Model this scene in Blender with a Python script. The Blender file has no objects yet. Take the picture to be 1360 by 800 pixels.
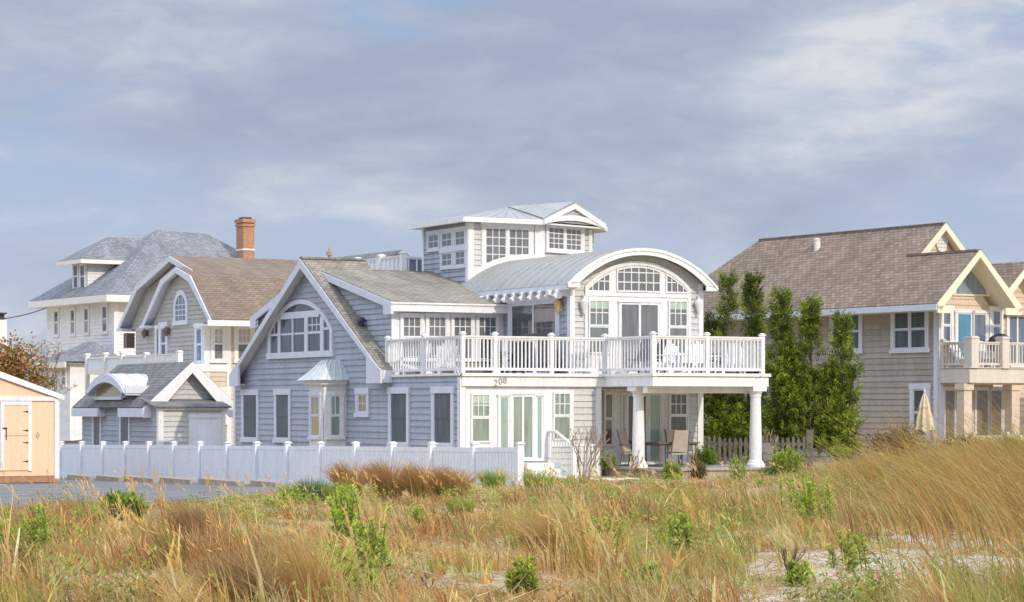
import bpy, bmesh, math, random
import numpy as np
from mathutils import Vector, Matrix
random.seed(7); rng = np.random.default_rng(11)
SC = bpy.context.scene
COL = SC.collection
# ---------------------------------------------------------------- survey: focal length (px of a 1360 wide frame), horizon, eye height
F, HY, CX, CZ = 3200.0, 540.0, 680.0, 2.1

# ================================================================= MATERIALS
MATS = {}
def newmat(name):
    m = bpy.data.materials.new(name); m.use_nodes = True
    MATS[name] = m
    nt = m.node_tree
    b = nt.nodes['Principled BSDF']
    return m, nt, b
def N(nt, t, **kw):
    n = nt.nodes.new(t)
    for k, v in kw.items(): setattr(n, k, v)
    return n
def L(nt, a, b): nt.links.new(a, b)
def rampnode(nt, stops):
    r = N(nt, 'ShaderNodeValToRGB')
    e = r.color_ramp.elements
    e[0].position, e[0].color = stops[0][0], (*stops[0][1], 1)
    e[1].position, e[1].color = stops[-1][0], (*stops[-1][1], 1)
    for p, c in stops[1:-1]:
        x = e.new(p); x.color = (*c, 1)
    return r
def painted(name, col, rough=.55, var=.10, scale=1.3, streak=True, boards=0):
    """weathered paint: slow blotches, fine grain, vertical streaking"""
    m, nt, b = newmat(name)
    uv = N(nt, 'ShaderNodeTexCoord')
    mp = N(nt, 'ShaderNodeMapping'); mp.inputs['Scale'].default_value = (3.0, 3.0, .35) if streak else (1, 1, 1)
    L(nt, uv.outputs['Object'], mp.inputs[0])
    n1 = N(nt, 'ShaderNodeTexNoise'); n1.inputs['Scale'].default_value = scale; n1.inputs['Detail'].default_value = 6
    n1.inputs['Roughness'].default_value = .65
    L(nt, mp.outputs[0], n1.inputs['Vector'])
    n2 = N(nt, 'ShaderNodeTexNoise'); n2.inputs['Scale'].default_value = 14; n2.inputs['Detail'].default_value = 4
    L(nt, uv.outputs['Object'], n2.inputs['Vector'])
    mx = N(nt, 'ShaderNodeMath', operation='ADD'); L(nt, n1.outputs[0], mx.inputs[0]); L(nt, n2.outputs[0], mx.inputs[1])
    if boards:                                     # every board took the weather a little differently, and was cut to a few metres
        mb = N(nt, 'ShaderNodeMapping'); mb.inputs['Scale'].default_value = (.33, 1/boards, 1); u2 = N(nt, 'ShaderNodeUVMap'); L(nt, u2.outputs[0], mb.inputs[0])
        br = N(nt, 'ShaderNodeTexBrick'); br.inputs['Scale'].default_value = 1; br.inputs['Brick Width'].default_value = 1.0; br.inputs['Row Height'].default_value = 1.0; br.inputs['Mortar Size'].default_value = .0; br.offset = .37
        br.inputs['Color1'].default_value = (0, 0, 0, 1); br.inputs['Color2'].default_value = (1, 1, 1, 1); L(nt, mb.outputs[0], br.inputs['Vector'])
        m3 = N(nt, 'ShaderNodeMath', operation='MULTIPLY_ADD'); m3.inputs[1].default_value = .30; L(nt, br.outputs['Color'], m3.inputs[0]); L(nt, mx.outputs[0], m3.inputs[2])
        m4 = N(nt, 'ShaderNodeMath', operation='SUBTRACT'); m4.inputs[1].default_value = .15; L(nt, m3.outputs[0], m4.inputs[0]); mx = m4
    lo = tuple(c*(1-var*1.6) for c in col); hi = tuple(min(1, c*(1+var)) for c in col)
    r = rampnode(nt, [(.62, lo), (1.0, col), (1.35, hi)] if False else [(.0, lo), (.5, col), (1.0, hi)])
    mr = N(nt, 'ShaderNodeMapRange'); mr.inputs[1].default_value = .7; mr.inputs[2].default_value = 1.3
    L(nt, mx.outputs[0], mr.inputs[0]); L(nt, mr.outputs[0], r.inputs[0])
    L(nt, r.outputs[0], b.inputs['Base Color'])
    b.inputs['Roughness'].default_value = rough
    return m
def shingle(name, cols, bw=.24, rh=.15, seam=.5):
    m, nt, b = newmat(name)
    uv = N(nt, 'ShaderNodeUVMap')
    br = N(nt, 'ShaderNodeTexBrick'); br.offset = .5
    br.inputs['Scale'].default_value = 1
    br.inputs['Brick Width'].default_value = bw; br.inputs['Row Height'].default_value = rh
    br.inputs['Mortar Size'].default_value = .012; br.inputs['Mortar Smooth'].default_value = .3
    br.inputs['Color1'].default_value = (0, 0, 0, 1); br.inputs['Color2'].default_value = (1, 1, 1, 1)
    br.inputs['Mortar'].default_value = (0, 0, 0, 1); br.inputs['Bias'].default_value = 0
    nz = N(nt, 'ShaderNodeTexNoise'); nz.inputs['Scale'].default_value = .8
    mixv = N(nt, 'ShaderNodeMixRGB'); mixv.blend_type = 'ADD'; mixv.inputs[0].default_value = .02
    L(nt, uv.outputs[0], mixv.inputs[1]); L(nt, nz.outputs[1], mixv.inputs[2]); L(nt, uv.outputs[0], nz.inputs['Vector'])
    L(nt, mixv.outputs[0], br.inputs['Vector'])
    n2 = N(nt, 'ShaderNodeTexNoise'); n2.inputs['Scale'].default_value = .55; n2.inputs['Detail'].default_value = 5
    L(nt, uv.outputs[0], n2.inputs['Vector'])
    a = N(nt, 'ShaderNodeMath', operation='MULTIPLY_ADD'); a.inputs[1].default_value = .34; a.inputs[2].default_value = .06
    L(nt, br.outputs['Color'], a.inputs[0])
    c = N(nt, 'ShaderNodeMath', operation='MULTIPLY_ADD'); c.inputs[1].default_value = .55
    L(nt, n2.outputs[0], c.inputs[0]); L(nt, a.outputs[0], c.inputs[2])
    # rain streaks down the slope
    ms = N(nt, 'ShaderNodeMapping'); ms.inputs['Scale'].default_value = (1.6, .13, 1); L(nt, uv.outputs[0], ms.inputs[0])
    n4 = N(nt, 'ShaderNodeTexNoise'); n4.inputs['Scale'].default_value = 1; n4.inputs['Detail'].default_value = 5; L(nt, ms.outputs[0], n4.inputs['Vector'])
    c5 = N(nt, 'ShaderNodeMath', operation='MULTIPLY_ADD'); c5.inputs[1].default_value = .55; L(nt, n4.outputs[0], c5.inputs[0]); L(nt, c.outputs[0], c5.inputs[2])
    c6 = N(nt, 'ShaderNodeMath', operation='SUBTRACT'); c6.inputs[1].default_value = .275; L(nt, c5.outputs[0], c6.inputs[0]); c = c6
    r = rampnode(nt, [(.1, cols[0]), (.5, cols[1]), (.85, cols[2])])
    L(nt, c.outputs[0], r.inputs[0])
    # the exposed butt edges of each course
    dk = N(nt, 'ShaderNodeMixRGB'); dk.blend_type = 'MULTIPLY'; dk.inputs[2].default_value = (seam, seam, seam, 1)
    L(nt, br.outputs['Fac'], dk.inputs[0]); L(nt, r.outputs[0], dk.inputs[1])
    L(nt, dk.outputs[0], b.inputs['Base Color'])
    b.inputs['Roughness'].default_value = .9; b.inputs['Specular IOR Level'].default_value = .2
    bp = N(nt, 'ShaderNodeBump'); bp.inputs['Strength'].default_value = .5; bp.inputs['Distance'].default_value = .02
    L(nt, c.outputs[0], bp.inputs['Height']); L(nt, bp.outputs[0], b.inputs['Normal'])
    return m
def glassmat(name, col, col2=None, rough=.04, sc=(.6, .6, .25)):
    """a pane with a dim room and drapes behind it: soft vertical folds under a clear reflective surface"""
    m, nt, b = newmat(name)
    col2 = col2 or tuple(c*.55 for c in col)
    uv = N(nt, 'ShaderNodeUVMap')
    mp = N(nt, 'ShaderNodeMapping'); mp.inputs['Scale'].default_value = (5, .7, 1)
    L(nt, uv.outputs[0], mp.inputs[0])
    n1 = N(nt, 'ShaderNodeTexNoise'); n1.inputs['Scale'].default_value = 1.1; n1.inputs['Detail'].default_value = 3
    L(nt, mp.outputs[0], n1.inputs['Vector'])
    r = rampnode(nt, [(.3, col2), (.68, col)])
    L(nt, n1.outputs[0], r.inputs[0]); L(nt, r.outputs[0], b.inputs['Base Color'])
    b.inputs['Roughness'].default_value = rough; b.inputs['IOR'].default_value = 1.85
    n3 = N(nt, 'ShaderNodeTexNoise'); n3.inputs['Scale'].default_value = 1.4
    L(nt, uv.outputs[0], n3.inputs['Vector'])
    bp = N(nt, 'ShaderNodeBump'); bp.inputs['Strength'].default_value = .06; bp.inputs['Distance'].default_value = .05
    L(nt, n3.outputs[0], bp.inputs['Height']); L(nt, bp.outputs[0], b.inputs['Normal'])
    return m
def vcol(name, transl=.35, rough=.65, gain=1.0):
    m, nt, b = newmat(name)
    at = N(nt, 'ShaderNodeAttribute'); at.attribute_name = 'Col'
    L(nt, at.outputs['Color'], b.inputs['Base Color'])
    b.inputs['Roughness'].default_value = rough; b.inputs['Specular IOR Level'].default_value = .2
    tr = N(nt, 'ShaderNodeBsdfTranslucent'); L(nt, at.outputs['Color'], tr.inputs[0])
    mx = N(nt, 'ShaderNodeMixShader'); mx.inputs[0].default_value = transl
    L(nt, b.outputs[0], mx.inputs[1]); L(nt, tr.outputs[0], mx.inputs[2])
    L(nt, mx.outputs[0], nt.nodes['Material Output'].inputs[0])
    return m
def metal_roof(name, col):
    m = painted(name, col, rough=.6, var=.13, scale=.8, streak=False)
    m.node_tree.nodes['Principled BSDF'].inputs['Metallic'].default_value = .05
    return m
def brickmat(name):
    m, nt, b = newmat(name)
    uv = N(nt, 'ShaderNodeUVMap')
    br = N(nt, 'ShaderNodeTexBrick'); br.inputs['Scale'].default_value = 1
    br.inputs['Brick Width'].default_value = .22; br.inputs['Row Height'].default_value = .075
    br.inputs['Mortar Size'].default_value = .01
    br.inputs['Color1'].default_value = (.50, .20, .08, 1); br.inputs['Color2'].default_value = (.34, .12, .05, 1)
    br.inputs['Mortar'].default_value = (.45, .36, .28, 1)
    L(nt, uv.outputs[0], br.inputs['Vector']); L(nt, br.outputs[0], b.inputs['Base Color'])
    b.inputs['Roughness'].default_value = .85
    return m

WHITE = painted('white_paint', (.79, .78, .765), var=.09)
WHITE2 = painted('white_vinyl', (.80, .81, .835), rough=.45, var=.08)
SIDING = painted('grey_siding_shaded', (.375, .40, .45), rough=.6, var=.13, boards=.19)  # walls turned from the sun; their shade is in the colour
SIDINGW = painted('grey_siding_sunlit', (.56, .545, .525), rough=.6, var=.09, boards=.19)  # same siding on the sunlit walls, made paler and warmer for the sun
TRIM = painted('shade_toned_trim', (.66, .67, .72), var=.06)  # white trim given the bluish tone it has on shaded sides
TAN = painted('tan_siding_shaded', (.405, .35, .30), rough=.65, var=.13, boards=.21)  # side wall of the right house, shade put into the colour
TANF = painted('tan_siding_sunlit', (.66, .53, .41), rough=.65, var=.09, boards=.21)  # front of the same house, sunlight warmed into the colour
GAMB = painted('gambrel_siding_shaded', (.42, .395, .365), rough=.65, var=.12, boards=.2)  # gambrel siding on the shaded side, greyed and darkened in the colour
GAMBF = painted('gambrel_siding_sunlit', (.63, .54, .43), rough=.65, var=.09, boards=.2)  # same gambrel siding where sun falls, tinted brighter and warmer
CREAM = painted('cream_trim', (.80, .715, .53), var=.06)
EAVEW = painted('eave_trim', (.78, .75, .68), var=.06)
WSIDE = painted('white_siding', (.74, .735, .73), rough=.6, var=.08, boards=.2)
PEACH = painted('orange_shed_paint', (.86, .585, .37), rough=.6, var=.07)
SHGRN = shingle('weathered_shingle', [(.15, .13, .105), (.275, .245, .20), (.39, .345, .275)])
SHBRN = shingle('brown_shingle', [(.14, .105, .08), (.27, .20, .15), (.40, .30, .225)], seam=.42)
SHRED = shingle('russet_shingle', [(.155, .115, .086), (.24, .18, .132), (.32, .245, .18)], bw=.3)
SHGRY = shingle('slate_grey_shingle', [(.13, .132, .142), (.235, .238, .255), (.34, .345, .36)])
SHDRK = shingle('dark_shingle', [(.10, .10, .10), (.19, .185, .18), (.28, .27, .25)])
METAL = metal_roof('standing_seam_metal', (.345, .345, .33))
COPPER = metal_roof('pale_patina_metal', (.60, .625, .615))
G_DARK = glassmat('glass_dim', (.085, .10, .115))
G_GREY = glassmat('glass_grey', (.19, .195, .195), (.12, .125, .13))
G_GRN = glassmat('glass_green_drapes', (.30, .365, .30), (.17, .215, .18))
G_AQUA = glassmat('glass_aqua', (.34, .49, .41), (.25, .38, .32))
G_SCRN = glassmat('glass_screened', (.115, .15, .165), (.06, .08, .095), rough=.28)
G_SCRN.node_tree.nodes['Principled BSDF'].inputs['IOR'].default_value = 1.3
G_GGRN = glassmat('glass_grey_green', (.20, .235, .215), (.12, .145, .135))
G_TAN = glassmat('glass_tan_blind', (.42, .34, .19), (.33, .27, .15))
G_BLUE = glassmat('glass_blue', (.11, .33, .47), (.07, .2, .3))
G_SKYB = glassmat('glass_bluegrey', (.17, .215, .27), (.09, .11, .15))
G_BRN = glassmat('glass_brown', (.20, .165, .13), (.1, .085, .07))
BRICK = brickmat('chimney_brick')
WOODG = painted('grey_weathered_wood', (.175, .155, .135), rough=.9, var=.25)
WOODT = painted('tan_timber', (.40, .32, .23), rough=.9, var=.25)
DECKW = painted('deck_boards', (.40, .36, .32), rough=.85, var=.2)
DARKM = painted('dark_metal', (.035, .035, .04), rough=.5, var=.1, streak=False)
DARKF = painted('dark_fabric', (.05, .05, .06), rough=.9, var=.2, streak=False)
BRONZE = painted('bronze_frame', (.16, .12, .09), rough=.45, var=.1, streak=False)
SLING = painted('beige_sling', (.50, .42, .33), rough=.8, var=.1, streak=False)
CANVAS = painted('beige_canvas', (.66, .55, .38), rough=.9, var=.12)
BRASS = painted('brass', (.62, .47, .22), rough=.35, var=.1, streak=False)
BRASS.node_tree.nodes['Principled BSDF'].inputs['Metallic'].default_value = .5
GREYM = painted('grey_number_metal', (.40, .385, .365), rough=.5, var=.1, streak=False)
RUBBER = painted('pale_hose', (.62, .56, .47), rough=.6, var=.1, streak=False)
BARK = painted('bark', (.13, .095, .07), rough=.95, var=.3, scale=3)
TWIG = painted('pale_twig', (.30, .22, .17), rough=.9, var=.3, scale=3)
TERRA = painted('terracotta', (.52, .27, .17), rough=.8, var=.12, streak=False)
BLIND = painted('roller_blind', (.52, .50, .46), rough=.35, var=.06)
BLINDG = painted('green_valance', (.42, .52, .42), rough=.35, var=.12)
BLINDP = painted('pink_blind', (.36, .29, .27), rough=.35, var=.1)
G_PALE = glassmat('glass_pale_blue', (.27, .36, .41), (.17, .24, .29))
GRASSM = vcol('grass_blades', .36, .7)
LEAFM = vcol('leaf_cards', .25, .6)

# ================================================================= FRAMES AND FACES
class Frame:
    """plan axes of one building: a runs along its shaded side towards the viewer, b along its sunlit side away to the right"""
    def __init__(s, px, Y, xl):
        th = math.atan((CX-xl)/F)
        s.e1 = (math.sin(th), -math.cos(th)); s.e2 = (math.cos(th), math.sin(th))
        s.o = ((px-CX)/F*Y, Y); s.ang = math.atan2(s.e1[1], s.e1[0])
        s.cam = s.loc(0, 0)
    def loc(s, X, Y):
        dx, dy = X-s.o[0], Y-s.o[1]
        return (dx*s.e1[0]+dy*s.e1[1], dx*s.e2[0]+dy*s.e2[1])
    def w(s, a, b): return (s.o[0]+a*s.e1[0]+b*s.e2[0], s.o[1]+a*s.e1[1]+b*s.e2[1])
    def dirl(s, px):
        X, Y = (px-CX)/F, 1.0
        return (X*s.e1[0]+Y*s.e1[1], X*s.e2[0]+Y*s.e2[1])
class Face:
    """a vertical wall plane: s to the right, z up, d outwards"""
    def __init__(f, fr, a, b, r):
        l = math.hypot(*r); f.fr = fr; f.p = (a, b); f.r = (r[0]/l, r[1]/l); f.n = (f.r[1], -f.r[0])
    def v(f, s, z, d=0.0): return (f.p[0]+f.r[0]*s+f.n[0]*d, f.p[1]+f.r[1]*s+f.n[1]*d, z)
    def hit(f, px, off=0.0):
        c = f.fr.cam; d = f.fr.dirl(px)
        den = d[0]*f.n[0]+d[1]*f.n[1]
        t = ((f.p[0]-c[0])*f.n[0]+(f.p[1]-c[1])*f.n[1]+off)/den
        q = (c[0]+d[0]*t-f.p[0], c[1]+d[1]*t-f.p[1])
        return q[0]*f.r[0]+q[1]*f.r[1], t
    def S(f, px, off=0.0): return f.hit(px, off)[0]
    def P(f, px, py, off=0.0):
        s, Y = f.hit(px, off); return s, CZ+(HY-py)/F*Y
    def box(f, x0, y0, x1, y1):
        s0 = f.S(x0); s1 = f.S(x1); xm = (x0+x1)/2
        return s0, s1, f.P(xm, y1)[1], f.P(xm, y0)[1]
def Lf(fr, b): return Face(fr, 0, b, (1, 0))       # faces -b ; s = a
def Rf(fr, a): return Face(fr, a, 0, (0, 1))       # faces +a ; s = b
def zat(py, Y): return CZ+(HY-py)/F*Y

# ================================================================= MESH BUILDER
class MB:
    def __init__(s): s.v = []; s.f = []
    def face(s, pts):
        i = len(s.v); s.v += [tuple(p) for p in pts]; s.f.append(tuple(range(i, i+len(pts)))); return s
    def box(s, a0, a1, b0, b1, z0, z1):
        if a0 > a1: a0, a1 = a1, a0
        if b0 > b1: b0, b1 = b1, b0
        if z0 > z1: z0, z1 = z1, z0
        i = len(s.v)
        s.v += [(a0,b0,z0),(a1,b0,z0),(a1,b1,z0),(a0,b1,z0),(a0,b0,z1),(a1,b0,z1),(a1,b1,z1),(a0,b1,z1)]
        s.f += [tuple(i+k for k in q) for q in ((3,2,1,0),(4,5,6,7),(0,1,5,4),(1,2,6,5),(2,3,7,6),(3,0,4,7))]
        return s
    def fbox(s, f, s0, s1, z0, z1, d0, d1):
        if s0 > s1: s0, s1 = s1, s0
        if z0 > z1: z0, z1 = z1, z0
        return s.prism(f, [(s0,z0),(s1,z0),(s1,z1),(s0,z1)], d0, d1)
    def prism(s, f, pts, d0, d1):
        """polygon (counter-clockwise in s,z) pushed out from d0 to d1"""
        n = len(pts); i = len(s.v)
        s.v += [f.v(p[0], p[1], d1) for p in pts] + [f.v(p[0], p[1], d0) for p in pts]
        s.f.append(tuple(range(i, i+n))); s.f.append(tuple(range(i+2*n-1, i+n-1, -1)))
        for k in range(n):
            j = (k+1) % n
            s.f.append((i+k, i+n+k, i+n+j, i+j))
        return s
    def ring(s, f, outer, inner, d0, d1, closed=False):
        n = len(outer); m = n if closed else n-1
        for k in range(m):
            j = (k+1) % n
            s.prism(f, [outer[k], inner[k], inner[j], outer[j]], d0, d1)
        return s
    def hexa(s, top, bot):
        """slab between two same-count polygons (top counter-clockwise seen from outside)"""
        n = len(top); i = len(s.v); s.v += [tuple(p) for p in top]+[tuple(p) for p in bot]
        s.f.append(tuple(range(i, i+n))); s.f.append(tuple(range(i+2*n-1, i+n-1, -1)))
        for k in range(n):
            j = (k+1) % n; s.f.append((i+k, i+n+k, i+n+j, i+j))
        return s
    def slab(s, top, t):
        n = Vector((0, 0, 0)); q = [Vector(p) for p in top]
        for k in range(len(q)): n += (q[k]-q[0]).cross(q[(k+1) % len(q)]-q[0])
        n.normalize()
        return s.hexa(top, [tuple(p-n*t) for p in q])
    def tube(s, pts, r, n=6, cap=True):
        pts = [Vector(p) for p in pts]; rs = r if isinstance(r, (list, tuple)) else [r]*len(pts)
        i0 = len(s.v)
        for k, p in enumerate(pts):
            d = (pts[min(k+1, len(pts)-1)]-pts[max(k-1, 0)])
            d = d.normalized() if d.length > 1e-6 else Vector((0, 0, 1))
            u = d.cross(Vector((.31, .17, .93)) if abs(d.z) < .9 else Vector((1, .1, 0))).normalized(); w = d.cross(u)
            for j in range(n):
                t = 2*math.pi*j/n; s.v.append(tuple(p+(u*math.cos(t)+w*math.sin(t))*rs[k]))
        for k in range(len(pts)-1):
            for j in range(n):
                a = i0+k*n+j; b = i0+k*n+(j+1) % n; s.f.append((a, b, b+n, a+n))
        if cap:
            s.f.append(tuple(i0+j for j in range(n-1, -1, -1))); e = i0+(len(pts)-1)*n; s.f.append(tuple(e+j for j in range(n)))
        return s
    def lathe(s, c, prof, n=20):
        i0 = len(s.v)
        for r, z in prof:
            for j in range(n):
                t = 2*math.pi*j/n; s.v.append((c[0]+r*math.cos(t), c[1]+r*math.sin(t), c[2]+z))
        for k in range(len(prof)-1):
            for j in range(n):
                a = i0+k*n+j; b = i0+k*n+(j+1) % n; s.f.append((a, b, b+n, a+n))
        s.f.append(tuple(i0+j for j in range(n-1, -1, -1))); e = i0+(len(prof)-1)*n; s.f.append(tuple(e+j for j in range(n)))
        return s
    def build_each(s, name, mat, par=None, nv=8):
        """every box collected so far becomes an object of its own"""
        for i in range(0, len(s.v), nv):
            q = MB(); q.v = s.v[i:i+nv]; q.f = [tuple(k-i for k in f) for f in s.f if i <= f[0] < i+nv]; q.build(name, mat, par)
    def soffits(s, pts, t, ms):
        """roof slab plus a boarded underside collected in ms"""
        s.slab(pts, t); n = Vector((0, 0, 0)); q = [Vector(p) for p in pts]
        for k in range(len(q)): n += (q[k]-q[0]).cross(q[(k+1) % len(q)]-q[0])
        n.normalize(); ms.slab([tuple(p-n*(t+.004)) for p in q], .02)
    def clap(s, f, poly, h=.19, t=.031, z0=None):
        """lapped boards over a convex wall outline"""
        zs = [p[1] for p in poly]; lo = min(zs) if z0 is None else z0; z = lo; zt = max(zs)
        while z < zt-1e-4:
            q = clipz(clipz(poly, z, 1), z+h, -1)
            if len(q) >= 3:
                s.face([f.v(p[0], p[1], t*(1-(p[1]-z)/h)) for p in q])
                lo_s = [p[0] for p in q if abs(p[1]-z) < 1e-5]
                if len(lo_s) >= 2:
                    a, b = min(lo_s), max(lo_s)
                    s.face([f.v(a, z, -.004), f.v(b, z, -.004), f.v(b, z, t), f.v(a, z, t)])
            z += h
        return s
    def build(s, name, mat, par=None, smooth=False, label=None):
        t = par
        while t is not None and t.parent is not None: t = t.parent
        off = t.get('_o') if t is not None else None
        me = bpy.data.meshes.new(name)
        vv = np.array(s.v, dtype=np.float64).reshape(-1, 3)
        if off is not None: vv = vv-np.array(off)
        me.from_pydata(vv.tolist(), [], s.f)
        uvl = me.uv_layers.new(name='UVMap')
        nl = len(me.loops); uv = np.zeros((nl, 2), dtype=np.float32); co = vv
        for p in me.polygons:
            n = p.normal
            if abs(n.z) > .999: u = Vector((1, 0, 0)); w = Vector((0, 1, 0))
            else: u = Vector((-n.y, n.x, 0)).normalized(); w = n.cross(u)
            for li in p.loop_indices:
                c = co[me.loops[li].vertex_index]
                uv[li] = (c[0]*u.x+c[1]*u.y+c[2]*u.z, c[0]*w.x+c[1]*w.y+c[2]*w.z)
        uvl.data.foreach_set('uv', uv.ravel())
        me.materials.append(mat)
        if smooth: me.polygons.foreach_set('use_smooth', [True]*len(me.polygons))
        me.update()
        o = bpy.data.objects.new(name, me); COL.objects.link(o)
        if par is not None: o.parent = par
        if label: o['label'] = label
        return o
def clipz(poly, z, sgn):
    out = []
    for i in range(len(poly)):
        p, q = poly[i], poly[(i+1) % len(poly)]
        a, b = (p[1]-z)*sgn, (q[1]-z)*sgn
        if a >= -1e-9: out.append(p)
        if (a > 1e-9 and b < -1e-9) or (a < -1e-9 and b > 1e-9):
            t = a/(a-b); out.append((p[0]+(q[0]-p[0])*t, z))
    return out
def thing(name, label, cat, fr=None, a=0, b=0, z=0, group=None):
    o = bpy.data.objects.new(name, None); COL.objects.link(o); o.empty_display_size = .3
    if fr:
        x, y = fr.w(a, b); o.location = (x, y, z); o.rotation_euler = (0, 0, fr.ang); o['_o'] = (a, b, z)
    else:
        o.location = (a, b, z); o['_o'] = (0, 0, 0)
    o['label'] = label; o['category'] = cat
    if group: o['group'] = group
    return o
def copy_tree(o, par=None):
    c = o.copy(); COL.objects.link(c); c.parent = par
    for ch in o.children: copy_tree(ch, c)
    return c
def place(o, x, y, z, rz, label=None):
    o.location = (x, y, z); o.rotation_euler = (0, 0, rz)
    if label: o['label'] = label
    return o
def arc(sl, sr, zs, rise, n=20):
    """circular arc from (sl,zs) up and over to (sr,zs)"""
    h = (sr-sl)/2; c = (sl+sr)/2; R = (h*h+rise*rise)/(2*rise); zc = zs+rise-R
    a0 = math.asin(min(1, h/R)); 
    return [(c+R*math.sin(-a0+2*a0*k/n), zc+R*math.cos(-a0+2*a0*k/n)) for k in range(n+1)]
def arcz(s, sl, sr, zs, rise):
    h = (sr-sl)/2; c = (sl+sr)/2; R = (h*h+rise*rise)/(2*rise); zc = zs+rise-R
    return zc+math.sqrt(max(0, R*R-(s-c)**2))

def window(par, f, bx, glass, kind='dh', cols=2, rows=2, cas=.11, casmat=None, sill=True, d=0.0, mt=.027, cz=.07, name='window', blind=0, bmat=None):
    """a trimmed window standing in the wall: casing and sill, sashes and muntins, with the pane set back inside"""
    s0, s1, z0, z1 = bx; casmat = casmat or WHITE
    m = MB()
    if cas > 0:
        m.fbox(f, s0-cas, s0, z0-.0, z1, d, d+cz); m.fbox(f, s1, s1+cas, z0-.0, z1, d, d+cz)
        m.fbox(f, s0-cas-.03, s1+cas+.03, z1, z1+cas*1.25, d, d+cz+.015)
        if sill: m.fbox(f, s0-cas-.04, s1+cas+.04, z0-cas*.9, z0, d, d+cz+.035)
        else: m.fbox(f, s0-cas, s1+cas, z0-cas, z0, d, d+cz)
    sw = .05
    def sash(a0, a1, b0, b1, dd):
        m.fbox(f, a0, a0+sw, b0, b1, d+.02, dd); m.fbox(f, a1-sw, a1, b0, b1, d+.02, dd)
        m.fbox(f, a0+sw, a1-sw, b0, b0+sw, d+.02, dd); m.fbox(f, a0+sw, a1-sw, b1-sw, b1, d+.02, dd)
    def grid(a0, a1, b0, b1, nc, nr, dd):
        for k in range(1, nc):
            c = a0+(a1-a0)*k/nc; m.fbox(f, c-mt/2, c+mt/2, b0, b1, d+.02, dd)
        for k in range(1, nr):
            c = b0+(b1-b0)*k/nr; m.fbox(f, a0, a1, c-mt/2, c+mt/2, d+.02, dd-.003)
    p = MB()
    if kind in ('dh', 'dhp'):
        zm = (z0+z1)/2+.02
        sash(s0, s1, z0, zm, d+.045); sash(s0, s1, zm-.01, z1, d+.058)
        if kind == 'dh': grid(s0+sw, s1-sw, zm+sw, z1-sw, cols, rows, d+.046)
    elif kind == 'grid':
        sash(s0, s1, z0, z1, d+.05); grid(s0+sw, s1-sw, z0+sw, z1-sw, cols, rows, d+.044)
    elif kind == 'twin':                                   # two mulled units
        sm = (s0+s1)/2
        for a0, a1 in ((s0, sm-.03), (sm+.03, s1)):
            zm = (z0+z1)/2; sash(a0, a1, z0, zm, d+.045); sash(a0, a1, zm-.01, z1, d+.055)
            if rows: grid(a0+sw, a1-sw, zm+sw, z1-sw, cols, rows, d+.044)
        m.fbox(f, sm-.03, sm+.03, z0, z1, d+.005, d+.066)
    elif kind == 'twingrid':
        sm = (s0+s1)/2
        for a0, a1 in ((s0, sm-.03), (sm+.03, s1)):
            sash(a0, a1, z0, z1, d+.045); grid(a0+sw, a1-sw, z0+sw, z1-sw, cols, rows, d+.042)
        m.fbox(f, sm-.03, sm+.03, z0, z1, d+.005, d+.066)
    elif kind == 'screen':
        m.fbox(f, s0, s0+.025, z0, z1, d+.02, d+.06); m.fbox(f, s1-.025, s1, z0, z1, d+.02, d+.06); m.fbox(f, s0+.025, s1-.025, z0, z0+.03, d+.02, d+.06)
        p.fbox(f, s0+.03, s1-.03, (z0+z1)/2, z1-.01, d+.03, d+.05)
    elif kind == 'slider':
        sm = (s0+s1)/2; sw = .075
        sash(s0, sm+.04, z0, z1, d+.045); sash(sm-.04, s1, z0, z1, d+.06)
    else:
        sash(s0, s1, z0, z1, d+.05)
    w = m.build(name, casmat, par)
    p.fbox(f, s0+.01, s1-.01, z0+.01, z1-.01, d+.002, d+.032)
    p.build('pane', glass, w)
    if blind: q = MB(); q.fbox(f, s0+.05, s1-.05, z1-.05-(z1-z0)*blind, z1-.05, d+.026, d+.036); q.build('blind', bmat or BLIND, w)
    return w
def railing(par, fr, p0, p1, z, h, posts, name='railing', mat=None, pitch=.125, bw=.04, post_h=None, pw=.12):
    """one straight run of balustrade with its newel posts"""
    mat = mat or WHITE; dx, dy = p1[0]-p0[0], p1[1]-p0[1]; ln = math.hypot(dx, dy)
    f = Face(fr, p0[0], p0[1], (dx, dy))
    m = MB(); zt = z+h
    m.fbox(f, 0, ln, zt-.05, zt, -.055, .055); m.fbox(f, 0, ln, zt-.10, zt-.05, -.03, .03); m.fbox(f, 0, ln, z+.09, z+.17, -.035, .035)
    n = max(1, int(ln/pitch))
    for k in range(n):
        s = (k+.5)*ln/n; m.fbox(f, s-bw/2, s+bw/2, z+.16, zt-.09, -bw/2, bw/2)
    k = 1.2
    while k < ln-.4: m.fbox(f, k-.04, k+.04, z, z+.1, -.03, .03); k += 1.2
    r = m.build(name, mat, par)
    ph = post_h or h+.09
    for s in posts:
        q = MB(); q.fbox(f, s-pw/2, s+pw/2, z-.02, z+ph-.05, -pw/2, pw/2); q.fbox(f, s-pw/2-.025, s+pw/2+.025, z+ph-.05, z+ph-.01, -pw/2-.025, pw/2+.025)
        q.fbox(f, s-pw/2+.01, s+pw/2-.01, z+ph-.01, z+ph+.03, -pw/2+.01, pw/2-.01)
        q.build('newel_post', mat, par)
    return r
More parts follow.
